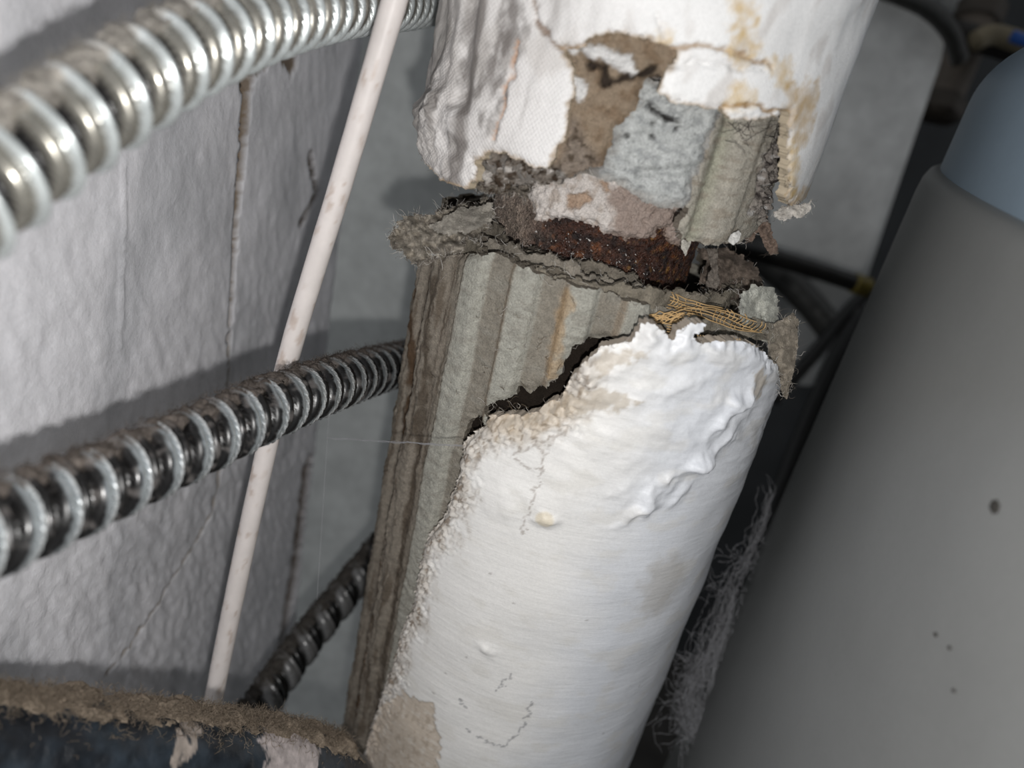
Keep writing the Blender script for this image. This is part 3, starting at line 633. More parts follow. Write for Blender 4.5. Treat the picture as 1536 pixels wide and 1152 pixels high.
# white plaster shell
LJ = [(480, 1240), (522, 1200), (534, 1152), (545, 1110), (553, 1080), (565, 1040), (576, 1010), (586, 985), (592, 955), (600, 930), (613, 905), (618, 870), (625, 840), (628, 815), (638, 799), (651, 788), (661, 770), (668, 745), (679, 720), (683, 690), (689, 662), (702, 652), (717, 642), (724, 629),
      (742, 627), (775, 630), (800, 622), (828, 606), (838, 604), (846, 588), (855, 570), (868, 550), (890, 532), (905, 523), (925, 516), (941, 517), (953, 502), (961, 486), (974, 483), (990, 492), (1003, 506), (1011, 511), (1016, 498), (1030, 489), (1050, 487), (1063, 490), (1060, 498), (1041, 504), (1047, 514),
      (1062, 516), (1080, 511), (1120, 514), (1134, 518), (1152, 532), (1162, 545), (1171, 548), (1173, 570)]
PL = C_low.pts(LJ); PL[0] = (PL[0][0] - 0.02, Z_BOT)
lrid = [(P2(C_low, q), a, w) for q, a, w in (([(1128, 572), (1100, 600), (1078, 632), (1056, 655), (1046, 690), (1010, 706), (985, 730), (955, 768), (925, 790)], 0.0016, 0.0034), ([(1150, 560), (1128, 600), (1106, 640), (1080, 668)], 0.0010, 0.004),
        ([(860, 612), (905, 592), (950, 600), (1000, 586), (1060, 566)], 0.0016, 0.004), ([(880, 560), (935, 540), (1000, 530), (1060, 522), (1115, 528), (1140, 545)], 0.0026, 0.006), ([(930, 690), (985, 690), (1040, 680)], 0.0010, 0.004), ([(700, 745), (760, 740), (820, 760)], 0.001, 0.006))]
llum = [(C_low.hit(*q), a, r) for q, a, r in (((1090, 652), 0.0022, 0.005), ((1030, 660), 0.0018, 0.006), ((1066, 610), 0.002, 0.006), ((930, 740), 0.0016, 0.005), ((990, 640), 0.0014, 0.008), ((900, 660), 0.0012, 0.008), ((1020, 740), 0.0018, 0.004), ((1112, 596), 0.0042, 0.0035), ((1098, 606), 0.0035, 0.0035), ((1080, 632), 0.0035, 0.004), ((1058, 690), 0.0042, 0.004), ((1046, 692), 0.004, 0.0035), ((956, 766), 0.0032, 0.0035), ((972, 750), 0.0025, 0.004), ((818, 776), 0.0034, 0.0035), ((1000, 722), 0.0025, 0.004), ((870, 548), 0.003, 0.007), ((730, 970), 0.0018, 0.003), ((980, 495), 0.003, 0.005), ((760, 765), 0.001, 0.006))]
lcr = [P2(C_low, q) for q in ([(838, 652), (822, 672), (812, 700), (806, 730), (790, 775), (785, 800)], [(848, 648), (805, 665), (770, 680)], [(806, 670), (815, 690)], [(775, 690), (800, 705), (812, 703)])]
lpen = [P2(C_low, q) for q in ([(698, 1094), (724, 1108), (754, 1120)], [(756, 1120), (775, 1102), (792, 1072), (796, 1052)], [(690, 1052), (700, 1060)], [(745, 1035), (768, 1010)])]
beige = P2(C_low, [(588, 1046), (604, 1040), (648, 1056), (652, 1080), (660, 1110), (656, 1170), (540, 1180), (552, 1110), (572, 1064)])
smudge = P2(C_low, [(970, 850), (1020, 820), (1030, 850), (1010, 900), (980, 930), (955, 920)])
left_line = np.array(PL[1:31])
topbare = [P2(C_low, q) for q in ([(1128, 560), (1140, 552), (1150, 575), (1135, 600), (1126, 590)], [(880, 540), (925, 522), (972, 524), (968, 534), (930, 545), (900, 560)], [(850, 600), (900, 580), (960, 600), (940, 612), (860, 620)])]
def l_disp(U, Z, sd):
    s = 0.0009 * fbm(U / 0.045, Z / 0.035, 2.0, 3, 0.4)
    tz = sst(C_low.hit(900, 830)[1], C_low.hit(900, 620)[1], Z); s = s + tz * 0.0008 * fbm(U / 0.020 + Z / 0.02, Z / 0.010, 8.0, 4, 0.45)
    Uw = U + 0.003 * fbm(U / 0.010, Z / 0.010, 21.0, 3); Zw = Z + 0.003 * fbm(U / 0.010, Z / 0.010, 27.0, 3)
    for l, a, w in lrid: s = s + 0.8 * a * np.exp(-(lsd(Uw, Zw, l) / w) ** 2) * (0.8 + 0.5 * fbm(U / 0.008, Z / 0.008, 3.0, 2))
    for (lu, lz), a, r in llum: s = s + 0.85 * a * np.exp(-(((Uw - lu) ** 2 + (Zw - lz) ** 2) / r ** 2))
    dl = lsd(U, Z, left_line); g = sst(0.016, 0.003, dl + 0.005 * fbm(U / 0.01, Z / 0.01, 5.0, 2))
    s = s + g * 0.0016 * fbm(U / 0.0025, Z / 0.0025, 9.0, 3, 0.7) - 0.0022 * sst(0.006, 0, dl)
    s = s - 0.0007 * sst(-0.0005, 0.001, psd(U, Z, beige) + 0.002 * fbm(U / 0.004, Z / 0.004, 4.0, 3))
    s = s - 0.0018 * sst(0.004, 0, sd) + 0.0012 * fbm(U / 0.003, Z / 0.003, 2.0, 3) * sst(0.005, 0.0, sd)
    return s
def l_col(U, Z, sd):
    c = np.broadcast_to(lin(240, 238, 235), U.shape + (3,)).copy()
    c = mixc(c, lin(224, 228, 236), 0.8 * sst(0.0, 0.05, U + 0.01 * fbm(U / 0.03, Z / 0.03, 1.0, 3)))
    c = mixc(c, lin(222, 218, 210), 0.35 * sst(0.1, 0.6, fbm(U / 0.02, Z / 0.012, 4.0, 5)))
    dl = lsd(U, Z, left_line); g = sst(0.016, 0.004, dl + 0.007 * fbm(U / 0.008, Z / 0.012, 5.0, 4))
    c = mixc(c, lin(206, 198, 188), 0.8 * g); c = mixc(c, lin(128, 112, 96), 0.85 * g * sst(0.0, 0.5, fbm(U / 0.0025, Z / 0.0045, 13.0, 4, 0.7)))
    zb_ = C_low.hit(640, 1010)[1]
    c = mixc(c, lin(212, 198, 182), 0.95 * sst(-0.0006, 0.0008, psd(U, Z, beige) + 0.0025 * fbm(U / 0.004, Z / 0.004, 4.0, 4)))
    bz = sst(0, 0.001, psd(U, Z, beige)); c = mixc(c, lin(176, 160, 142), 0.6 * bz * sst(0.0, 0.6, fbm(U / 0.003, Z / 0.006, 91.0, 4, 0.6))); c = mixc(c, lin(230, 222, 212), 0.6 * bz * sst(0.15, 0.6, fbm(U / 0.004, Z / 0.003, 95.0, 4, 0.6)))
    c = mixc(c, lin(196, 192, 186), 0.6 * sst(-0.004, 0.006, psd(U, Z, smudge) + 0.004 * fbm(U / 0.006, Z / 0.006, 7.0, 4)))
    for t in topbare: c = mixc(c, lin(196, 186, 172), 0.8 * sst(-0.001, 0.0012, psd(U, Z, t) + 0.003 * fbm(U / 0.004, Z / 0.004, 7.0, 4)))
    tb = sst(0.012, 0.002, lsd(U, Z, np.array(PL[24:29])) + 0.006 * fbm(U / 0.008, Z / 0.006, 3.0, 3)); c = mixc(c, lin(196, 180, 158), 0.6 * tb)
    n = 0.0006 * fbm(U / 0.002, Z / 0.002, 8.0, 3)
    Uw = U + 0.0016 * fbm(U / 0.005, Z / 0.005, 21.0, 4, 0.6); Zw = Z + 0.0016 * fbm(U / 0.005, Z / 0.005, 27.0, 4, 0.6)
    for k in lcr: c = mixc(c, lin(164, 154, 146), 0.65 * sst(0.0007, 0.0001, lsd(Uw, Zw, k)))  # hairline cracks: dust and crevice shade put into the colour
    for k in lpen: c = mixc(c, lin(110, 110, 116), 0.6 * sst(0.0007, 0.0002, lsd(Uw, Zw, k) + 1.6 * n))
    nubs = sst(0.0042, 0.0028, np.hypot(U - llum[14][0][0], Z - llum[14][0][1])); c = mixc(c, lin(226, 214, 190), 0.8 * nubs)
    for q in ((650, 1040), (668, 1010), (700, 985), (770, 905), (905, 1100), (960, 1030), (735, 860), (880, 930)):
        q = C_low.hit(*q); c = mixc(c, lin(130, 122, 116), 0.55 * sst(0.0011, 0.0004, np.hypot(U - q[0], (Z - q[1]) * 1.6) + 0.6 * n))
    return c
ua, va = C_low.grid(Z_BOT, max(p[1] for p in PL) + 0.006, H, 84, 125)
_, lb, _ = patch('plaster_shell', C_low.wrap(PL, 120, zbot=Z_BOT), C_low.map, ua, va, 0.005, (0.0009, 0.003), l_disp, l_col, lin(190, 178, 164), M_shell, low)

# ------------------------------------------------------------------ torn scraps, net, dust and fibres of the lagging
def sheet(name, poly, depth, dcol, parent, gx=0.0, gy=0.0, amp=0.003, wl=18.0, h=2.0, thick=0.0012, ragged=(3.0, 10.0), mat=None, ecol=None, seed=0.0, var=0.25):
    poly = np.asarray(poly, float); c = poly.mean(0)
    ua = np.arange(poly[:, 0].min() - 8, poly[:, 0].max() + 8, h); va = np.arange(poly[:, 1].min() - 8, poly[:, 1].max() + 8, h)
    def mp(U, V, dr):
        d = depth + gx * (U - c[0]) + gy * (V - c[1]) - dr; return W(U, V, d)
    dsp = lambda U, V, s: amp * fbm(U / wl + seed, V / wl, seed, 4, 0.55)
    dcol = np.asarray(dcol)
    cl = lambda U, V, s: dcol * (1 + var * fbm(U / 9 + seed, V / 9, seed + 4, 4))[..., None]
    return patch(name, poly, mp, ua, va, thick, ragged, dsp, cl, ecol if ecol is not None else dcol * 0.8, mat or M_paper, parent, seed=seed)
fib_low = []; fib_up = []; fc = []
dR = C_core.hit(650, 380)
# fluffy clump at the left of the rim
s1, b1, _ = sheet('torn_paper_flap', [(585, 345), (605, 325), (650, 318), (700, 308), (735, 296), (742, 318), (730, 345), (700, 362), (690, 378), (650, 384), (625, 400), (606, 384), (588, 372)], 0.288, lin(166, 158, 146), low, gx=-0.00006, gy=-0.00022, amp=0.008, wl=26, ragged=(7, 12), thick=0.004, mat=M_fluff, seed=3, var=0.6)
s2, b2, _ = sheet('torn_paper_flap', [(640, 340), (690, 312), (738, 306), (738, 330), (700, 352), (660, 350)], 0.282, lin(168, 162, 152), low, gx=-0.0001, gy=-0.0002, amp=0.003, wl=30, ragged=(4, 12), thick=0.0015, seed=8)
# flaps right of the gap
s3, b3, _ = sheet('torn_paper_flap', [(1046, 372), (1090, 372), (1128, 392), (1146, 420), (1150, 446), (1110, 452), (1066, 446), (1050, 425), (1058, 400)], 0.318, lin(126, 114, 104), low, gx=0.0001, gy=-0.0002, amp=0.005, wl=28, ragged=(5, 12), thick=0.003, seed=11, var=0.5)
s4, b4, _ = sheet('torn_paper_flap', [(1112, 440), (1128, 428), (1160, 432), (1170, 450), (1168, 480), (1172, 510), (1160, 524), (1140, 505), (1120, 500), (1108, 470)], 0.300, lin(206, 206, 196), low, gx=0.0003, amp=0.003, wl=30, ragged=(4, 12), seed=15)
s5, b5, _ = sheet('torn_paper_flap', [(1150, 490), (1176, 478), (1190, 468), (1198, 480), (1196, 520), (1190, 560), (1180, 600), (1172, 590), (1168, 550), (1152, 530)], 0.302, lin(168, 158, 144), low, gx=0.0003, amp=0.004, wl=30, ragged=(2, 8), seed=21)
s6, b6, _ = sheet('torn_paper_flap', [(960, 448), (1010, 452), (1050, 462), (1110, 470), (1160, 486), (1160, 512), (1120, 508), (1060, 500), (1000, 490), (962, 480), (950, 464)], 0.287, lin(140, 134, 122), low, gx=0.0001, gy=-0.00012, amp=0.003, wl=26, ragged=(4, 12), seed=26)
s7, b7, _ = sheet('hanging_scrap', [(1060, 372), (1078, 372), (1076, 400), (1080, 424), (1074, 434), (1062, 430), (1058, 422), (1066, 402)], 0.292, lin(128, 120, 112), low, amp=0.003, wl=14, ragged=(2, 8), seed=31, h=1.5)
# scraps under the upper lagging
s8, b8, _ = sheet('hanging_scrap', [(1118, 330), (1134, 318), (1150, 322), (1158, 350), (1166, 368), (1168, 380), (1156, 384), (1146, 368), (1138, 345), (1130, 362), (1118, 366)], 0.302, lin(142, 124, 112), up, amp=0.003, wl=14, ragged=(2, 8), seed=36, h=1.5)
s9, b9, _ = sheet('hanging_scrap', [(1092, 362), (1096, 352), (1108, 345), (1112, 350), (1108, 362), (1100, 368)], 0.274, lin(226, 224, 220), up, amp=0.001, ragged=(1, 8), seed=41, h=1.5)
s10, b10, _ = sheet('hanging_scrap', [(1160, 318), (1184, 306), (1200, 308), (1216, 302), (1218, 316), (1204, 326), (1190, 326), (1176, 332), (1164, 330)], 0.280, lin(206, 200, 192), up, amp=0.0015, wl=14, ragged=(3, 8), seed=44, h=1.5)
s11, b11, _ = sheet('hanging_scrap', [(1022, 352), (1036, 340), (1036, 366), (1028, 384), (1022, 372)], 0.277, lin(206, 202, 192), up, amp=0.002, ragged=(1, 8), seed=49, h=1.5)
s12, b12, _ = sheet('hanging_scrap', [(705, 246), (728, 236), (750, 244), (790, 256), (800, 280), (790, 300), (770, 290), (748, 292), (725, 290), (708, 280)], 0.268, lin(132, 124, 114), up, gx=-0.00005, amp=0.006, wl=12, ragged=(5, 8), seed=53, h=1.5, thick=0.002, var=0.5)
# tan scrim net
net = []
nd = 0.2800
def npt(a, b):
    px = 1004 + 150 * a - 4 * b + 2.5 * math.sin(a * 9 + b * 5); py = 438 + 48 * a + b * (26 - 10 * a) + 3 * math.sin(a * 7 + b * 3) + 2.0 * float(perlin(a * 5, b * 5, 1.0))
    return W(px, py, nd + 0.010 * a + 0.003 * float(perlin(a * 4, b * 3, 2.0)))
for b in np.linspace(0, 1, 6):
    net.append(np.array([npt(a, b + 0.06 * float(perlin(a * 6, b * 9, 4.0))) for a in np.linspace(0, 0.55 + 0.45 * rng.random(), 26)]))
for a in np.linspace(0.02, 0.95, 24):
    if 0.18 < a < 0.5 and rng.random() < 0.45: continue
    b0 = 0 if rng.random() < .7 else .3; net.append(np.array([npt(a + 0.02 * math.sin(b * 6), b) for b in np.linspace(b0, 1 if rng.random() < .7 else .6, 7)]))
for k in range(16):
    x = 968 + 40 * rng.random(); y = 470 + 12 * rng.random(); L = 30 + 30 * rng.random()
    net.append(np.array([W(x + L * t, y - 6 * t + 5 * math.sin(t * 5 + k) + 4 * rng.random(), 0.2755) for t in np.linspace(0, 1, 7)]))
for k in range(12):
    y = 485 + 4 * k; net.append(np.array([W(1000 + 26 * t, y + 6 * t, 0.2722 - 0.0006 * math.sin(3 * t)) for t in np.linspace(0, 1, 5)]))
for k in range(16):
    x = 1046 + 4.2 * k; net.append(np.array([W(x + 10 * t, 502 + 0.4 * k + 14 * t, 0.2700 + 0.00008 * k) for t in np.linspace(0, 1, 4)]))
nw = strands('scrim_net', net, 0.00022, lin(196, 164, 118), M_fibre, low, 4); nw['kind'] = 'stuff'; nw['label'] = 'tan woven scrim net'
# dust film and fibres along torn edges
def fr(name, pts, n, L, drift, cols, parent, r=0.00006):
    ps = fibre_paths(pts, n, L, drift)
    cs = np.array([cols[i] for i in rng.integers(0, len(cols), len(ps))])
    o = strands(name, ps, [r * (0.6 + 0.9 * rng.random()) for _ in ps], cs, M_fibre, parent); o['kind'] = 'stuff'; return o
greys = [lin(150, 142, 132), lin(190, 184, 176), lin(110, 102, 94), lin(214, 210, 204)]
lbv = lb[(lb[:, 2] < 1.6)]
fr('fibre_fringe', np.concatenate([lbv[::2], kb[kb[:, 2] > dz - 0.2][::3], b1, b1, b1, b3, b4, b5, b5, s6 and b6] + plies_b), 1500, 0.0042, -FWD * 0.5 + UP * 0.5, greys, low)
vis_up = np.concatenate([jb[jb[:, 2] < 1.55], bb, fb, cb, b8, b10, b12, b12])
fr('fibre_fringe', vis_up, 900, 0.0036, -FWD * 0.5 - UP * 0.6, greys + [lin(90, 82, 76)], up)
loops_ = [Cc.map(np.array(Cc.hit(x, y)[0]), np.array(Cc.hit(x, y)[1]), np.array(0.002)) for x, y in [(1090 + 100 * rng.random(), 180 + 40 * rng.random()) for _ in range(30)]]
fr('loose_thread', np.array(loops_), 40, 0.012, RT * 0.5 - UP * 0.2 - FWD * 0.2, [lin(92, 86, 82), lin(70, 66, 64)], upc, 0.0001)
lt = [C_core.map(np.array(C_core.hit(x, y)[0]), np.array(C_core.hit(x, y)[1]), np.array(0.002)) for x, y in [(660 + 250 * rng.random(), 410 + 230 * rng.random()) for _ in range(60)] + [(735 + 50 * rng.random(), 600 + 25 * rng.random()) for _ in range(30)]]
fr('loose_thread', np.array(lt), 90, 0.005, -FWD * 0.4 + RT * 0.3, [lin(120, 108, 92), lin(200, 194, 186)], lowc, 0.00007)

# ------------------------------------------------------------------ flexible conduits
def conduit(label, pts, pitch, R, kind, group, dustcol, dust_n):
    p = Path(pts, 600)
    t = thing('flexible_conduit', label, 'conduit', p.p[0], group)
    nper = p.L / pitch
    def ph(S, PH): return (S / pitch + PH / (2 * math.pi)) % 1.0
    def rf(S, PH):
        f = ph(S, PH)
        if kind == 'silver':
            bead = np.clip(1 - ((f - 0.72) / 0.16) ** 2, 0, 1) ** 0.55
            band = np.clip(1 - ((f - 0.42) / 0.20) ** 4, 0, 1) ** 0.6
            return R - 0.0056 + np.maximum(0.0056 * bead, 0.0034 * band + 0.0006 * np.sin(math.pi * np.clip((f - 0.22) / 0.4, 0, 1)) * (band > 0))
        sil = np.clip(1 - ((f - 0.34) / 0.24) ** 2, 0, 1) ** 0.5
        lip = np.clip(1 - ((f - 0.55) / 0.055) ** 2, 0, 1) ** 0.5
        blk = np.clip(1 - ((f - 0.82) / 0.17) ** 2, 0, 1) ** 0.6
        return R - 0.0038 + np.maximum.reduce([0.0034 * sil, 0.0038 * lip, 0.0030 * blk])
    def cf(S, PH):
        f = ph(S, PH); x = np.cos(PH) * R; y = np.sin(PH) * R
        n = fbm(S / 0.005, PH * R / 0.005, 3.0, 4)
        if kind == 'silver':
            c = np.broadcast_to(lin(214, 220, 220), S.shape + (3,)).copy(); m = np.full(S.shape, 0.55)
            bandm = sst(0.60, 0.57, f); c = mixc(c, lin(184, 180, 170), bandm); m = m + 0.3 * bandm
            c = mixc(c, lin(110, 96, 76), 0.85 * sst(0.46, 0.57, f) * sst(0.63, 0.57, f) * np.clip(0.6 + n, 0, 1))
            g = sst(0.84, 0.88, f) + sst(0.28, 0.24, f); c = mixc(c, lin(26, 25, 26), g); m = m * (1 - g)
        elif kind == 'mixed':
            c = np.broadcast_to(lin(206, 214, 218), S.shape + (3,)).copy(); m = np.full(S.shape, 0.8)
            c = mixc(c, lin(236, 238, 238), sst(0.50, 0.53, f)); m = m - 0.3 * sst(0.50, 0.53, f)
            g = np.maximum(sst(0.59, 0.62, f), sst(0.36, 0.24, f + 0.07 * n)); c = mixc(c, lin(20, 19, 19), g)
            c = mixc(c, lin(96, 92, 90), 0.8 * g * sst(0.25, 0.6, n)); m = m * (1 - g)
        else:
            c = np.broadcast_to(lin(120, 120, 120), S.shape + (3,)).copy(); m = np.full(S.shape, 0.3)
            g = np.maximum(sst(0.58, 0.62, f), sst(0.14, 0.08, f)); c = mixc(c, lin(14, 14, 14), g); m = m * (1 - g)
        d = sst(0.62, 0.95, np.cos(PH + 0.5) + 0.25 * n) * 0.8; c = mixc(c, dustcol, d); m = m * (1 - 0.9 * d)
        return np.concatenate([c, m[..., None]], -1)
    tube('armour_strip', p, rf, int(nper * 26), 72, cf, M_steel, t)
    # dust lying on the top
    ua = np.arange(0.001, p.L - 0.001, 0.0009); w = R * 1.15; va = np.arange(-w * 1.2, w, 0.0009)
    mp = lambda U, V, dr: p.surf(U, V / R, rf(U, V / R) * 0 + R - 0.0016 + dr)
    ph0 = 0.10 * R
    poly = [(0.002, -0.95 * R), (p.L - 0.002, -0.95 * R), (p.L - 0.002, 0.22 * R), (0.002, 0.22 * R)]
    dd = lambda U, V, s: 0.0016 * fbm(U / 0.006, V / 0.005, 2.0, 4, 0.6) + 0.0012 * sst(0, 0.006, s)
    dc = lambda U, V, s: dustcol * (1 + 0.35 * fbm(U / 0.003, V / 0.003, 2.0, 4))[..., None]
    dl_, b, _ = patch('dust_layer', poly, mp, ua, va, 0.0025, (0.0026, 0.005), dd, dc, None, M_fluff, t)
    s = rng.random(dust_n) * p.L; a = rng.normal(size=dust_n) * 0.36 - 0.3
    pts_ = p.surf(s, a, np.full(dust_n, R + 0.0006))
    fz = strands('dust_fuzz', fibre_paths(pts_, dust_n, 0.0026, np.array([0, 0, 0.7]), 0.9, 4), 0.00006, dustcol * 1.1, M_fluff, dl_); fz['kind'] = 'stuff'
    return t
g_c = 'ribbed metal conduits along the left wall'
conduit('bright silver ribbed conduit curving across the top left corner', [W(-150, 385, .140), W(-60, 310, .150), W(60, 218, .163), W(180, 136, .178), W(300, 68, .200), W(420, 24, .234), W(530, 5, .282), W(620, 2, .345), W(680, -5, .42)], 0.0107, 0.0118, 'silver', g_c, lin(172, 166, 158), 1500)
conduit('dusty black and silver ribbed conduit running behind the lower lagging', [W(-150, 862, .155), W(-60, 815, .171), W(60, 766, .193), W(180, 714, .217), W(300, 660, .245), W(420, 606, .282), W(520, 570, .335), W(600, 547, .405), W(660, 534, .49)], 0.0122, 0.0118, 'mixed', g_c, lin(112, 104, 98), 2200)
conduit('small dark ribbed conduit rising behind the dusty black pipe', [W(330, 1140, .43), W(395, 1050, .45), W(455, 965, .475), W(520, 885, .50), W(590, 800, .53)], 0.0175, 0.0122, 'dark', g_c, lin(84, 80, 76), 500)

# ------------------------------------------------------------------ white cable
cp = Path([W(622, -110, .245), W(592, 0, .256), W(510, 280, .283), W(432, 540, .312), W(374, 790, .336), W(322, 1040, .362), W(300, 1150, .375)], 200)
cab = thing('white_cable', 'slim off-white cable hanging in front of the left wall', 'cable', cp.p[-1])
def cab_col(S, PH):
    n = fbm(S / 0.01, PH, 2.0, 4); c = np.broadcast_to(lin(232, 224, 220), S.shape + (3,)).copy()
    c = mixc(c, lin(176, 150, 130), 0.5 * sst(0.3, 0.7, n)); return mixc(c, lin(150, 140, 130), 0.6 * sst(cp.L - 0.055, cp.L - 0.03, S + 0.01 * n))
tube('sheath', cp, lambda S, PH: 0.0043 + 0.0001 * fbm(S / 0.02, PH, 1.0, 2), 260, 24, cab_col, M_cable, cab)

# ------------------------------------------------------------------ black pipe with dust, bottom left
bp = Path([W(-220, 1128, .200), W(-60, 1130, .222), W(140, 1136, .252), W(320, 1146, .288), W(440, 1158, .322), W(500, 1185, .345), W(525, 1260, .37)], 300)
bpt = thing('black_pipe', 'black painted pipe under thick brown dust in the bottom left corner', 'pipe', bp.p[-1])
RB = 0.0185
def bp_s(px):
    q = bp.p - EYE; xs = 768 + FPX * (q @ RT) / (q @ FWD); return float(np.interp(px, xs[:260], bp.s[:260]))
sA, sB, sC, sD = bp_s(345), bp_s(425), bp_s(225), bp_s(262)
def bp_col(S, PH):
    n = fbm(S / 0.008, PH * RB / 0.010, 2.0, 4, 0.6); c = np.broadcast_to(lin(40, 48, 56), S.shape + (3,)).copy()
    c = mixc(c, lin(20, 24, 30), sst(-0.2, 0.5, fbm(S / 0.02, PH, 6.0, 3)))
    ss = S + 0.006 * n
    m = sst(sA - 0.001, sA + 0.001, ss) * sst(sB + 0.001, sB - 0.001, ss); c = mixc(c, lin(176, 166, 164), m)
    s2 = S + 0.004 * n + 0.006 * np.sin(PH); m2 = sst(sC, sC + 0.001, s2) * sst(sC + 0.005, sC + 0.004, s2); c = mixc(c, lin(150, 140, 132), m2)
    return c
tube('pipe_body', bp, lambda S, PH: RB + 0.0004 * fbm(S / 0.006, PH * RB / 0.006, 4.0, 3), 420, 90, bp_col, M_black, bpt)
ua = np.arange(0.001, bp.L - 0.05, 0.0010); va = np.arange(-RB * 1.3, RB * 1.3, 0.0010)
dcol = lin(156, 142, 126)
bdl, bdb, _ = patch('dust_layer', [(0.002, -1.1 * RB), (bp.L - 0.052, -0.9 * RB), (bp.L - 0.052, 0.20 * RB), (0.7 * bp.L, 0.34 * RB), (0.5 * bp.L, 0.16 * RB), (0.002, 0.10 * RB)], lambda U, V, dr: bp.surf(U, V / RB, RB + dr), ua, va, 0.0015, (0.0035, 0.007),
      lambda U, V, s: 0.0026 * fbm(U / 0.012, V / 0.008, 2.0, 4, 0.5) + 0.0014 * sst(0, 0.006, s), lambda U, V, s: dcol * (1 + 0.4 * fbm(U / 0.004, V / 0.004, 2.0, 4))[..., None], dcol * 0.8, M_fluff, bpt)
s_ = rng.random(6000) * (bp.L - 0.06); pts_ = bp.surf(s_, rng.normal(size=6000) * 0.26 - 0.15, np.full(6000, RB + 0.002))
fz = strands('dust_fuzz', fibre_paths(pts_, 6000, 0.0040, np.array([0, 0, 0.5]), 0.9, 4), 0.00007, dcol * 1.1, M_fluff, bdl); fz['kind'] = 'stuff'

# ------------------------------------------------------------------ tank on the right
RT_ = 0.55
def rim_err(dt):
    at = math.radians(23.2) + math.asin(RT_ / dt); c = np.array([math.sin(at), math.cos(at)]) * dt
    v = ray(1385, 245); L = np.linalg.norm(v[:2]); tt = math.sqrt(dt * dt - RT_ * RT_); zr = EYE[2] + v[2] * tt / L
    v2 = ray(1536, 340); t2 = (zr - EYE[2]) / v2[2]; q = v2[:2] * t2
    return np.linalg.norm(q - c) - RT_, c, zr
ds = np.linspace(RT_ * 1.12, 2.0, 1500); es = np.array([rim_err(d)[0] for d in ds])
k = np.where(np.sign(es[:-1]) != np.sign(es[1:]))[0]
DT = float(ds[k[0]]) if len(k) else 0.78
print('TANK', DT, es[0], es[-1], len(k))
_, ct, zr = rim_err(DT)
tank = thing('storage_tank', 'big grey cylindrical tank with blue-grey domed top on the right', 'tank', (ct[0], ct[1], 0.0))
def lathe(name, prof, c, n, col, mat, parent):
    prof = np.asarray(prof, float); a = np.linspace(0, 2 * math.pi, n, endpoint=False)
    V = np.stack([c[0] + prof[:, 0, None] * np.cos(a), c[1] + prof[:, 0, None] * np.sin(a), np.repeat(prof[:, 1, None], n, 1)], -1).reshape(-1, 3)
    k = np.arange(len(prof) * n).reshape(len(prof), n); nx = np.roll(k, -1, 1)
    return mesh_obj(name, V, np.stack([k[:-1], nx[:-1], nx[1:], k[1:]], -1).reshape(-1, 4), None, np.tile(col, (len(V), 1)), mat, parent)
lathe('tank_body', [(0.0, 0.0), (RT_ - 0.01, 0.0), (RT_, 0.01)] + [(RT_, z) for z in np.linspace(0.05, zr - 0.012, 12)] + [(RT_ - 0.0005, zr - 0.006), (RT_ - 0.002, zr - 0.002), (RT_ - 0.005, zr), (RT_ - 0.016, zr)], ct, 320, lin(118, 119, 118), M_tank, tank)
v_ = ray(1437, 150); zs = EYE[2] + v_[2] * math.sqrt(DT ** 2 - RT_ ** 2) / np.linalg.norm(v_[:2]); rd = 0.035; hd = zs - zr + rd
lathe('tank_dome', [(RT_ - 0.006, zr - 0.004), (RT_ - 0.006, zr + hd - rd)] + [(RT_ - 0.006 - rd + rd * math.cos(t), zr + hd - rd + rd * math.sin(t)) for t in np.linspace(0.1, math.pi / 2, 12)] + [(RT_ * 0.75, zr + hd + 0.018), (RT_ * 0.4, zr + hd + 0.035), (0.0, zr + hd + 0.042)], ct, 320, lin(128, 144, 158), M_tank, tank)
def tank_spot(px, py):
    v = ray(px, py); d = v[:2] / np.linalg.norm(v[:2]); tca = ct @ d; q = RT_ ** 2 - (ct @ ct - tca ** 2); t = (tca - math.sqrt(max(q, 0))) / np.linalg.norm(v[:2]); return EYE + v * t
for (x, y, r) in ((1492, 760, 0.0020), (1404, 952, 0.0007), (1425, 972, 0.0006), (1431, 1036, 0.0006)):
    p = tank_spot(x, y); nrm = np.array([p[0] - ct[0], p[1] - ct[1], 0]); nrm /= np.linalg.norm(nrm); s = np.cross(nrm, [0, 0, 1])
    V = [p + nrm * 0.0006]; n = 14
    for rr, hh in ((0.6, 0.0005), (1.0, -0.0002)):
        for a in range(n): V.append(p + nrm * hh + r * rr * (1 + 0.15 * math.sin(a * 2.7)) * (math.cos(a * 2 * math.pi / n) * s * 1.15 + math.sin(a * 2 * math.pi / n) * np.array([0, 0, 1])))
    T = [(0, 1 + a, 1 + (a + 1) % n) for a in range(n)]; Q = [(1 + a, 1 + n + a, 1 + n + (a + 1) % n, 1 + (a + 1) % n) for a in range(n)]
    mesh_obj('dirt_spot', V, Q, T, lin(52, 50, 47), M_panel, tank)

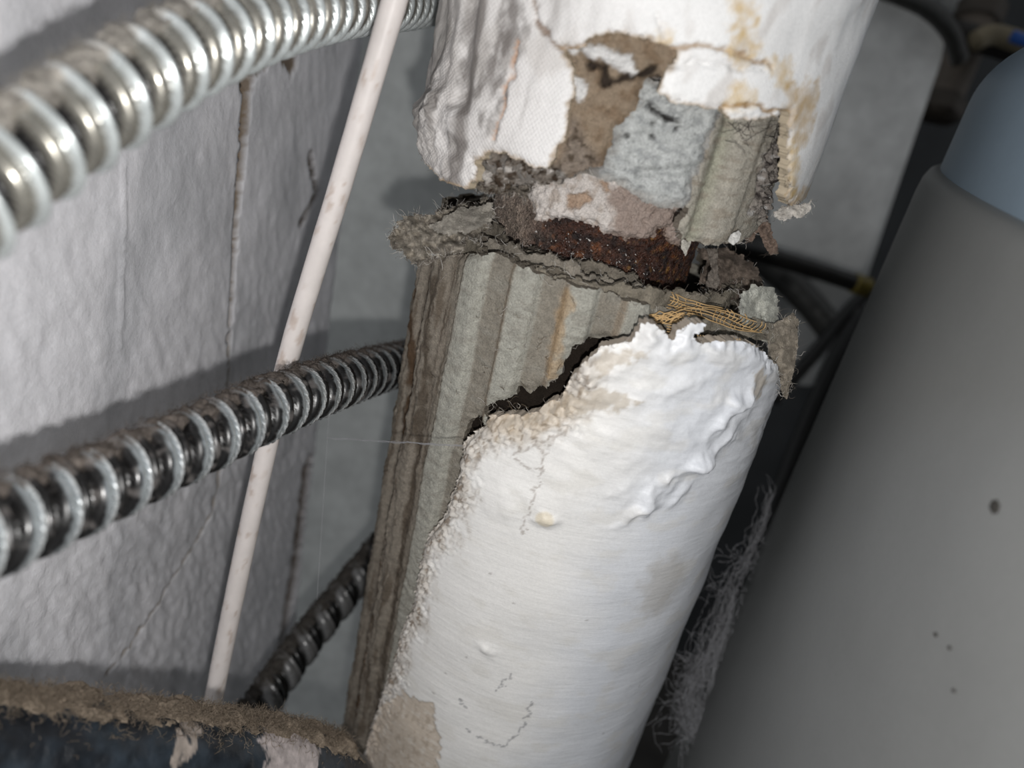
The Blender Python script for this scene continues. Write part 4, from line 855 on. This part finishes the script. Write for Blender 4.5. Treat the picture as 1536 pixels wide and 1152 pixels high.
# ------------------------------------------------------------------ background panel, struts, fittings
def prism(name, poly, d0, thick, col, mat, parent=None, gx=0.0, gy=0.0, bulge=0.0):
    poly = np.asarray(poly, float); c = poly.mean(0); n = len(poly)
    V = [W(*q, d0 + gx * (q[0] - c[0]) + gy * (q[1] - c[1])) for q in poly] + [W(*q, d0 + gx * (q[0] - c[0]) + gy * (q[1] - c[1])) + ray(*c) * thick for q in poly]
    V = V + [W(*c, d0 - bulge), W(*c, d0 + thick)]
    Q = [(i, (i + 1) % n, n + (i + 1) % n, n + i) for i in range(n)]
    T = [(2 * n, (i + 1) % n, i) for i in range(n)] + [(2 * n + 1, n + i, n + (i + 1) % n) for i in range(n)]
    return mesh_obj(name, V, Q, T, np.asarray(col, float), mat, parent, smooth=False)
arc = [(1410 - 62 + 62 * math.cos(t) + 6, 60 - 66 * math.sin(t) + 4) for t in np.linspace(-0.05, 1.6, 10)]
panel = prism('metal_panel', [(1180, -60), (1300, -30)][:1] + [(1330, -4)] + arc[::-1] + [(1412, 90), (1350, 270), (1298, 424), (1150, 378)], 0.83, 0.04, lin(236, 237, 236), M_panel, gy=0.0003)
tag(panel, 'mottled grey metal panel with a rounded corner behind the upper lagging', 'panel')
def rod(name, label, cat, pts, r, col, mat, group=None, end=None):
    p = Path(pts, 80); t = thing(name, label, cat, p.p[-1], group)
    tube('shaft', p, lambda S, PH: r * (1 + 0.03 * fbm(S / 0.01, PH, 1.0, 2)), 40, 20, col, mat, t)
    if end is not None:
        q = Path([p.p[-6] , p.p[-1] + (p.p[-1] - p.p[-2]) * 4], 20); e = tube('end_cap', q, r * 1.15, 12, 20, end, mat, t); e['label'] = 'yellow end cap'
    return t
rod('support_rod', 'black rod with a yellow end under the grey metal panel', 'rod', [W(1090, 366, .74), W(1200, 398, .75), W(1292, 428, .76)], 0.0085, lin(24, 23, 21), M_black, end=lin(120, 106, 44))
rod('support_strut', 'dim dark strut slanting down from beside the torn gap', 'strut', [W(1120, 370, .91), W(1200, 440, .91), W(1275, 530, .91)], 0.017, lin(58, 58, 56), M_black)
rod('support_strut', 'short black strut slanting up to the yellow rod end', 'strut', [W(1310, 432, .84), W(1270, 472, .84), W(1232, 520, .84), W(1160, 600, .84)], 0.008, lin(24, 24, 24), M_black)
rod('support_strut', 'long black strut running down along the tank edge', 'strut', [W(1300, 470, .80), W(1262, 530, .80), W(1222, 620, .80), W(1150, 800, .80), W(1060, 1010, .80)], 0.012, lin(16, 16, 16), M_black)
tag(prism('base_plate', [(1130, 396), (1300, 440), (1262, 530), (1230, 580), (1120, 570)], 1.02, 0.02, lin(196, 198, 198), M_panel, gy=0.0006), 'dim grey plate behind the dark struts below the metal panel', 'plate')
rod('black_hose', 'dark hose bending round the rounded corner of the grey panel', 'hose', [W(1270, -34, .78), W(1340, -10, .78), W(1392, 14, .79), W(1424, 46, .80), W(1440, 90, .82)], 0.0095, lin(46, 46, 44), M_black)
bf = Path([W(1500, -60, .92), W(1462, 40, .92), W(1432, 110, .92), W(1405, 172, .92)], 120)
bft = thing('brown_pipe', 'dull brown pipe with a fitting above the tank at top right', 'pipe', bf.p[-1])
tube('shaft', bf, 0.021, 40, 28, lin(100, 92, 84), M_panel, bft)
for f0, f1 in ((0.28, 0.40), (0.90, 1.0)):
    tube('collar', bf, lambda S, PH: 0.0265 + 0.0012 * np.cos(6 * PH), 10, 36, lin(70, 64, 58), M_panel, bft, f0 * bf.L, f1 * bf.L)
rod('brass_union', 'dull brass pipe union in the top right corner', 'pipe fitting', [W(1462, 62, .85), W(1490, 52, .85), W(1540, 66, .85)], 0.011, lin(132, 122, 100), M_panel)
rod('dark_pipe', 'dark pipe crossing behind the brass union', 'pipe', [W(1430, 48, .88), W(1490, 66, .88), W(1570, 90, .88)], 0.014, lin(40, 38, 36), M_panel)
rod('grey_pipe', 'pale grey pipe end at the top edge above the panel', 'pipe', [W(1405, -40, .98), W(1402, -10, .98), W(1400, 14, .98)], 0.030, lin(170, 172, 172), M_panel)
vb = thing('valve_handle', 'small blue valve lever at the right edge above the tank', 'valve', W(1540, 62, .80))
tube('lever', Path([W(1518, 54, .80), W(1535, 60, .80), W(1570, 66, .80)], 30), lambda S, PH: 0.004 + 0.002 * np.abs(np.cos(PH)), 16, 16, lin(40, 90, 170), M_cable, vb)

# ------------------------------------------------------------------ cobwebs
web = []
for ki, sp in enumerate(([(1138, 700), (1150, 740), (1140, 780), (1122, 830), (1100, 860), (1085, 900), (1065, 950), (1050, 1010), (1030, 1060), (1008, 1100)],
           [(1122, 865), (1114, 900), (1126, 940), (1120, 966), (1095, 980), (1080, 1020), (1060, 1070), (1045, 1110), (1050, 1165)],
           [(1085, 900), (1072, 960), (1040, 1000), (1020, 1040), (1030, 1090), (1048, 1120), (1045, 1175)],
           [(1100, 880), (1090, 930), (1070, 990), (1060, 1050), (1050, 1090), (1040, 1150)])):
    sp = np.array(sp, float); n = len(sp) - 1
    for i in range(70):
        a = rng.random() * (n - 0.6); L = 0.8 + 2.6 * rng.random(); of = rng.normal() * (4 + 1.9 * a); dp = 0.415 + 0.02 * rng.random(); ww = 3 + 7 * rng.random(); P_ = []
        for t in np.linspace(a, min(a + L, n - 1e-6), 22):
            k = int(t); q = sp[k] + (sp[k + 1] - sp[k]) * (t - k)
            P_.append(W(q[0] + 6 + of + ww * float(perlin(t * 1.7 + i * 3.1, ki * 7.0, 1.0)) + 2.5 * float(perlin(t * 6 + i, 3.0, ki)), q[1] + 4 * float(perlin(t * 4 + i, 9.0, ki)), dp + 0.004 * float(perlin(t * 2, i, 3.0))))
        web.append(np.array(P_))
    for i in range(110):
        t = (0.25 + 0.6 * rng.random()) * n; k = int(t); q = sp[k] + (sp[k + 1] - sp[k]) * (t - k) + rng.normal(size=2) * 11; d_ = rng.normal(size=2) * 4; P_ = []
        for m_ in range(9):
            d_ = d_ * 0.6 + rng.normal(size=2) * 3.2; q = q + d_; P_.append(W(q[0], q[1], 0.42 + 0.006 * rng.random()))
        web.append(np.array(P_))
cw = strands('cobweb', web, 0.00012, lin(120, 120, 122), M_web, None, 3)
tag(cw, 'wispy grey cobweb hanging between the white lagging and the tank', 'cobweb'); cw['kind'] = 'stuff'
w2 = []
for i in range(7):
    w2.append(np.array([W(490 + 205 * t, 657 + 12 * t + 2.2 * float(perlin(t * 9, i, 2.0)) + rng.normal() * 0.8, 0.33 - 0.055 * t) for t in np.linspace(0, 1, 40)]))
for i in range(2):
    w2.append(np.array([W(497 - 22 * t + i, 560 + 340 * t, 0.34) for t in np.linspace(0, 1, 20)]))
cw2 = strands('cobweb_thread', w2, 0.00006, lin(150, 150, 150), M_web, None, 3)
tag(cw2, 'fine dusty cobweb thread stretched from the left wall to the lagging', 'cobweb'); cw2['kind'] = 'stuff'
for o in bpy.data.objects:
    if 'base' in o: del o['base']
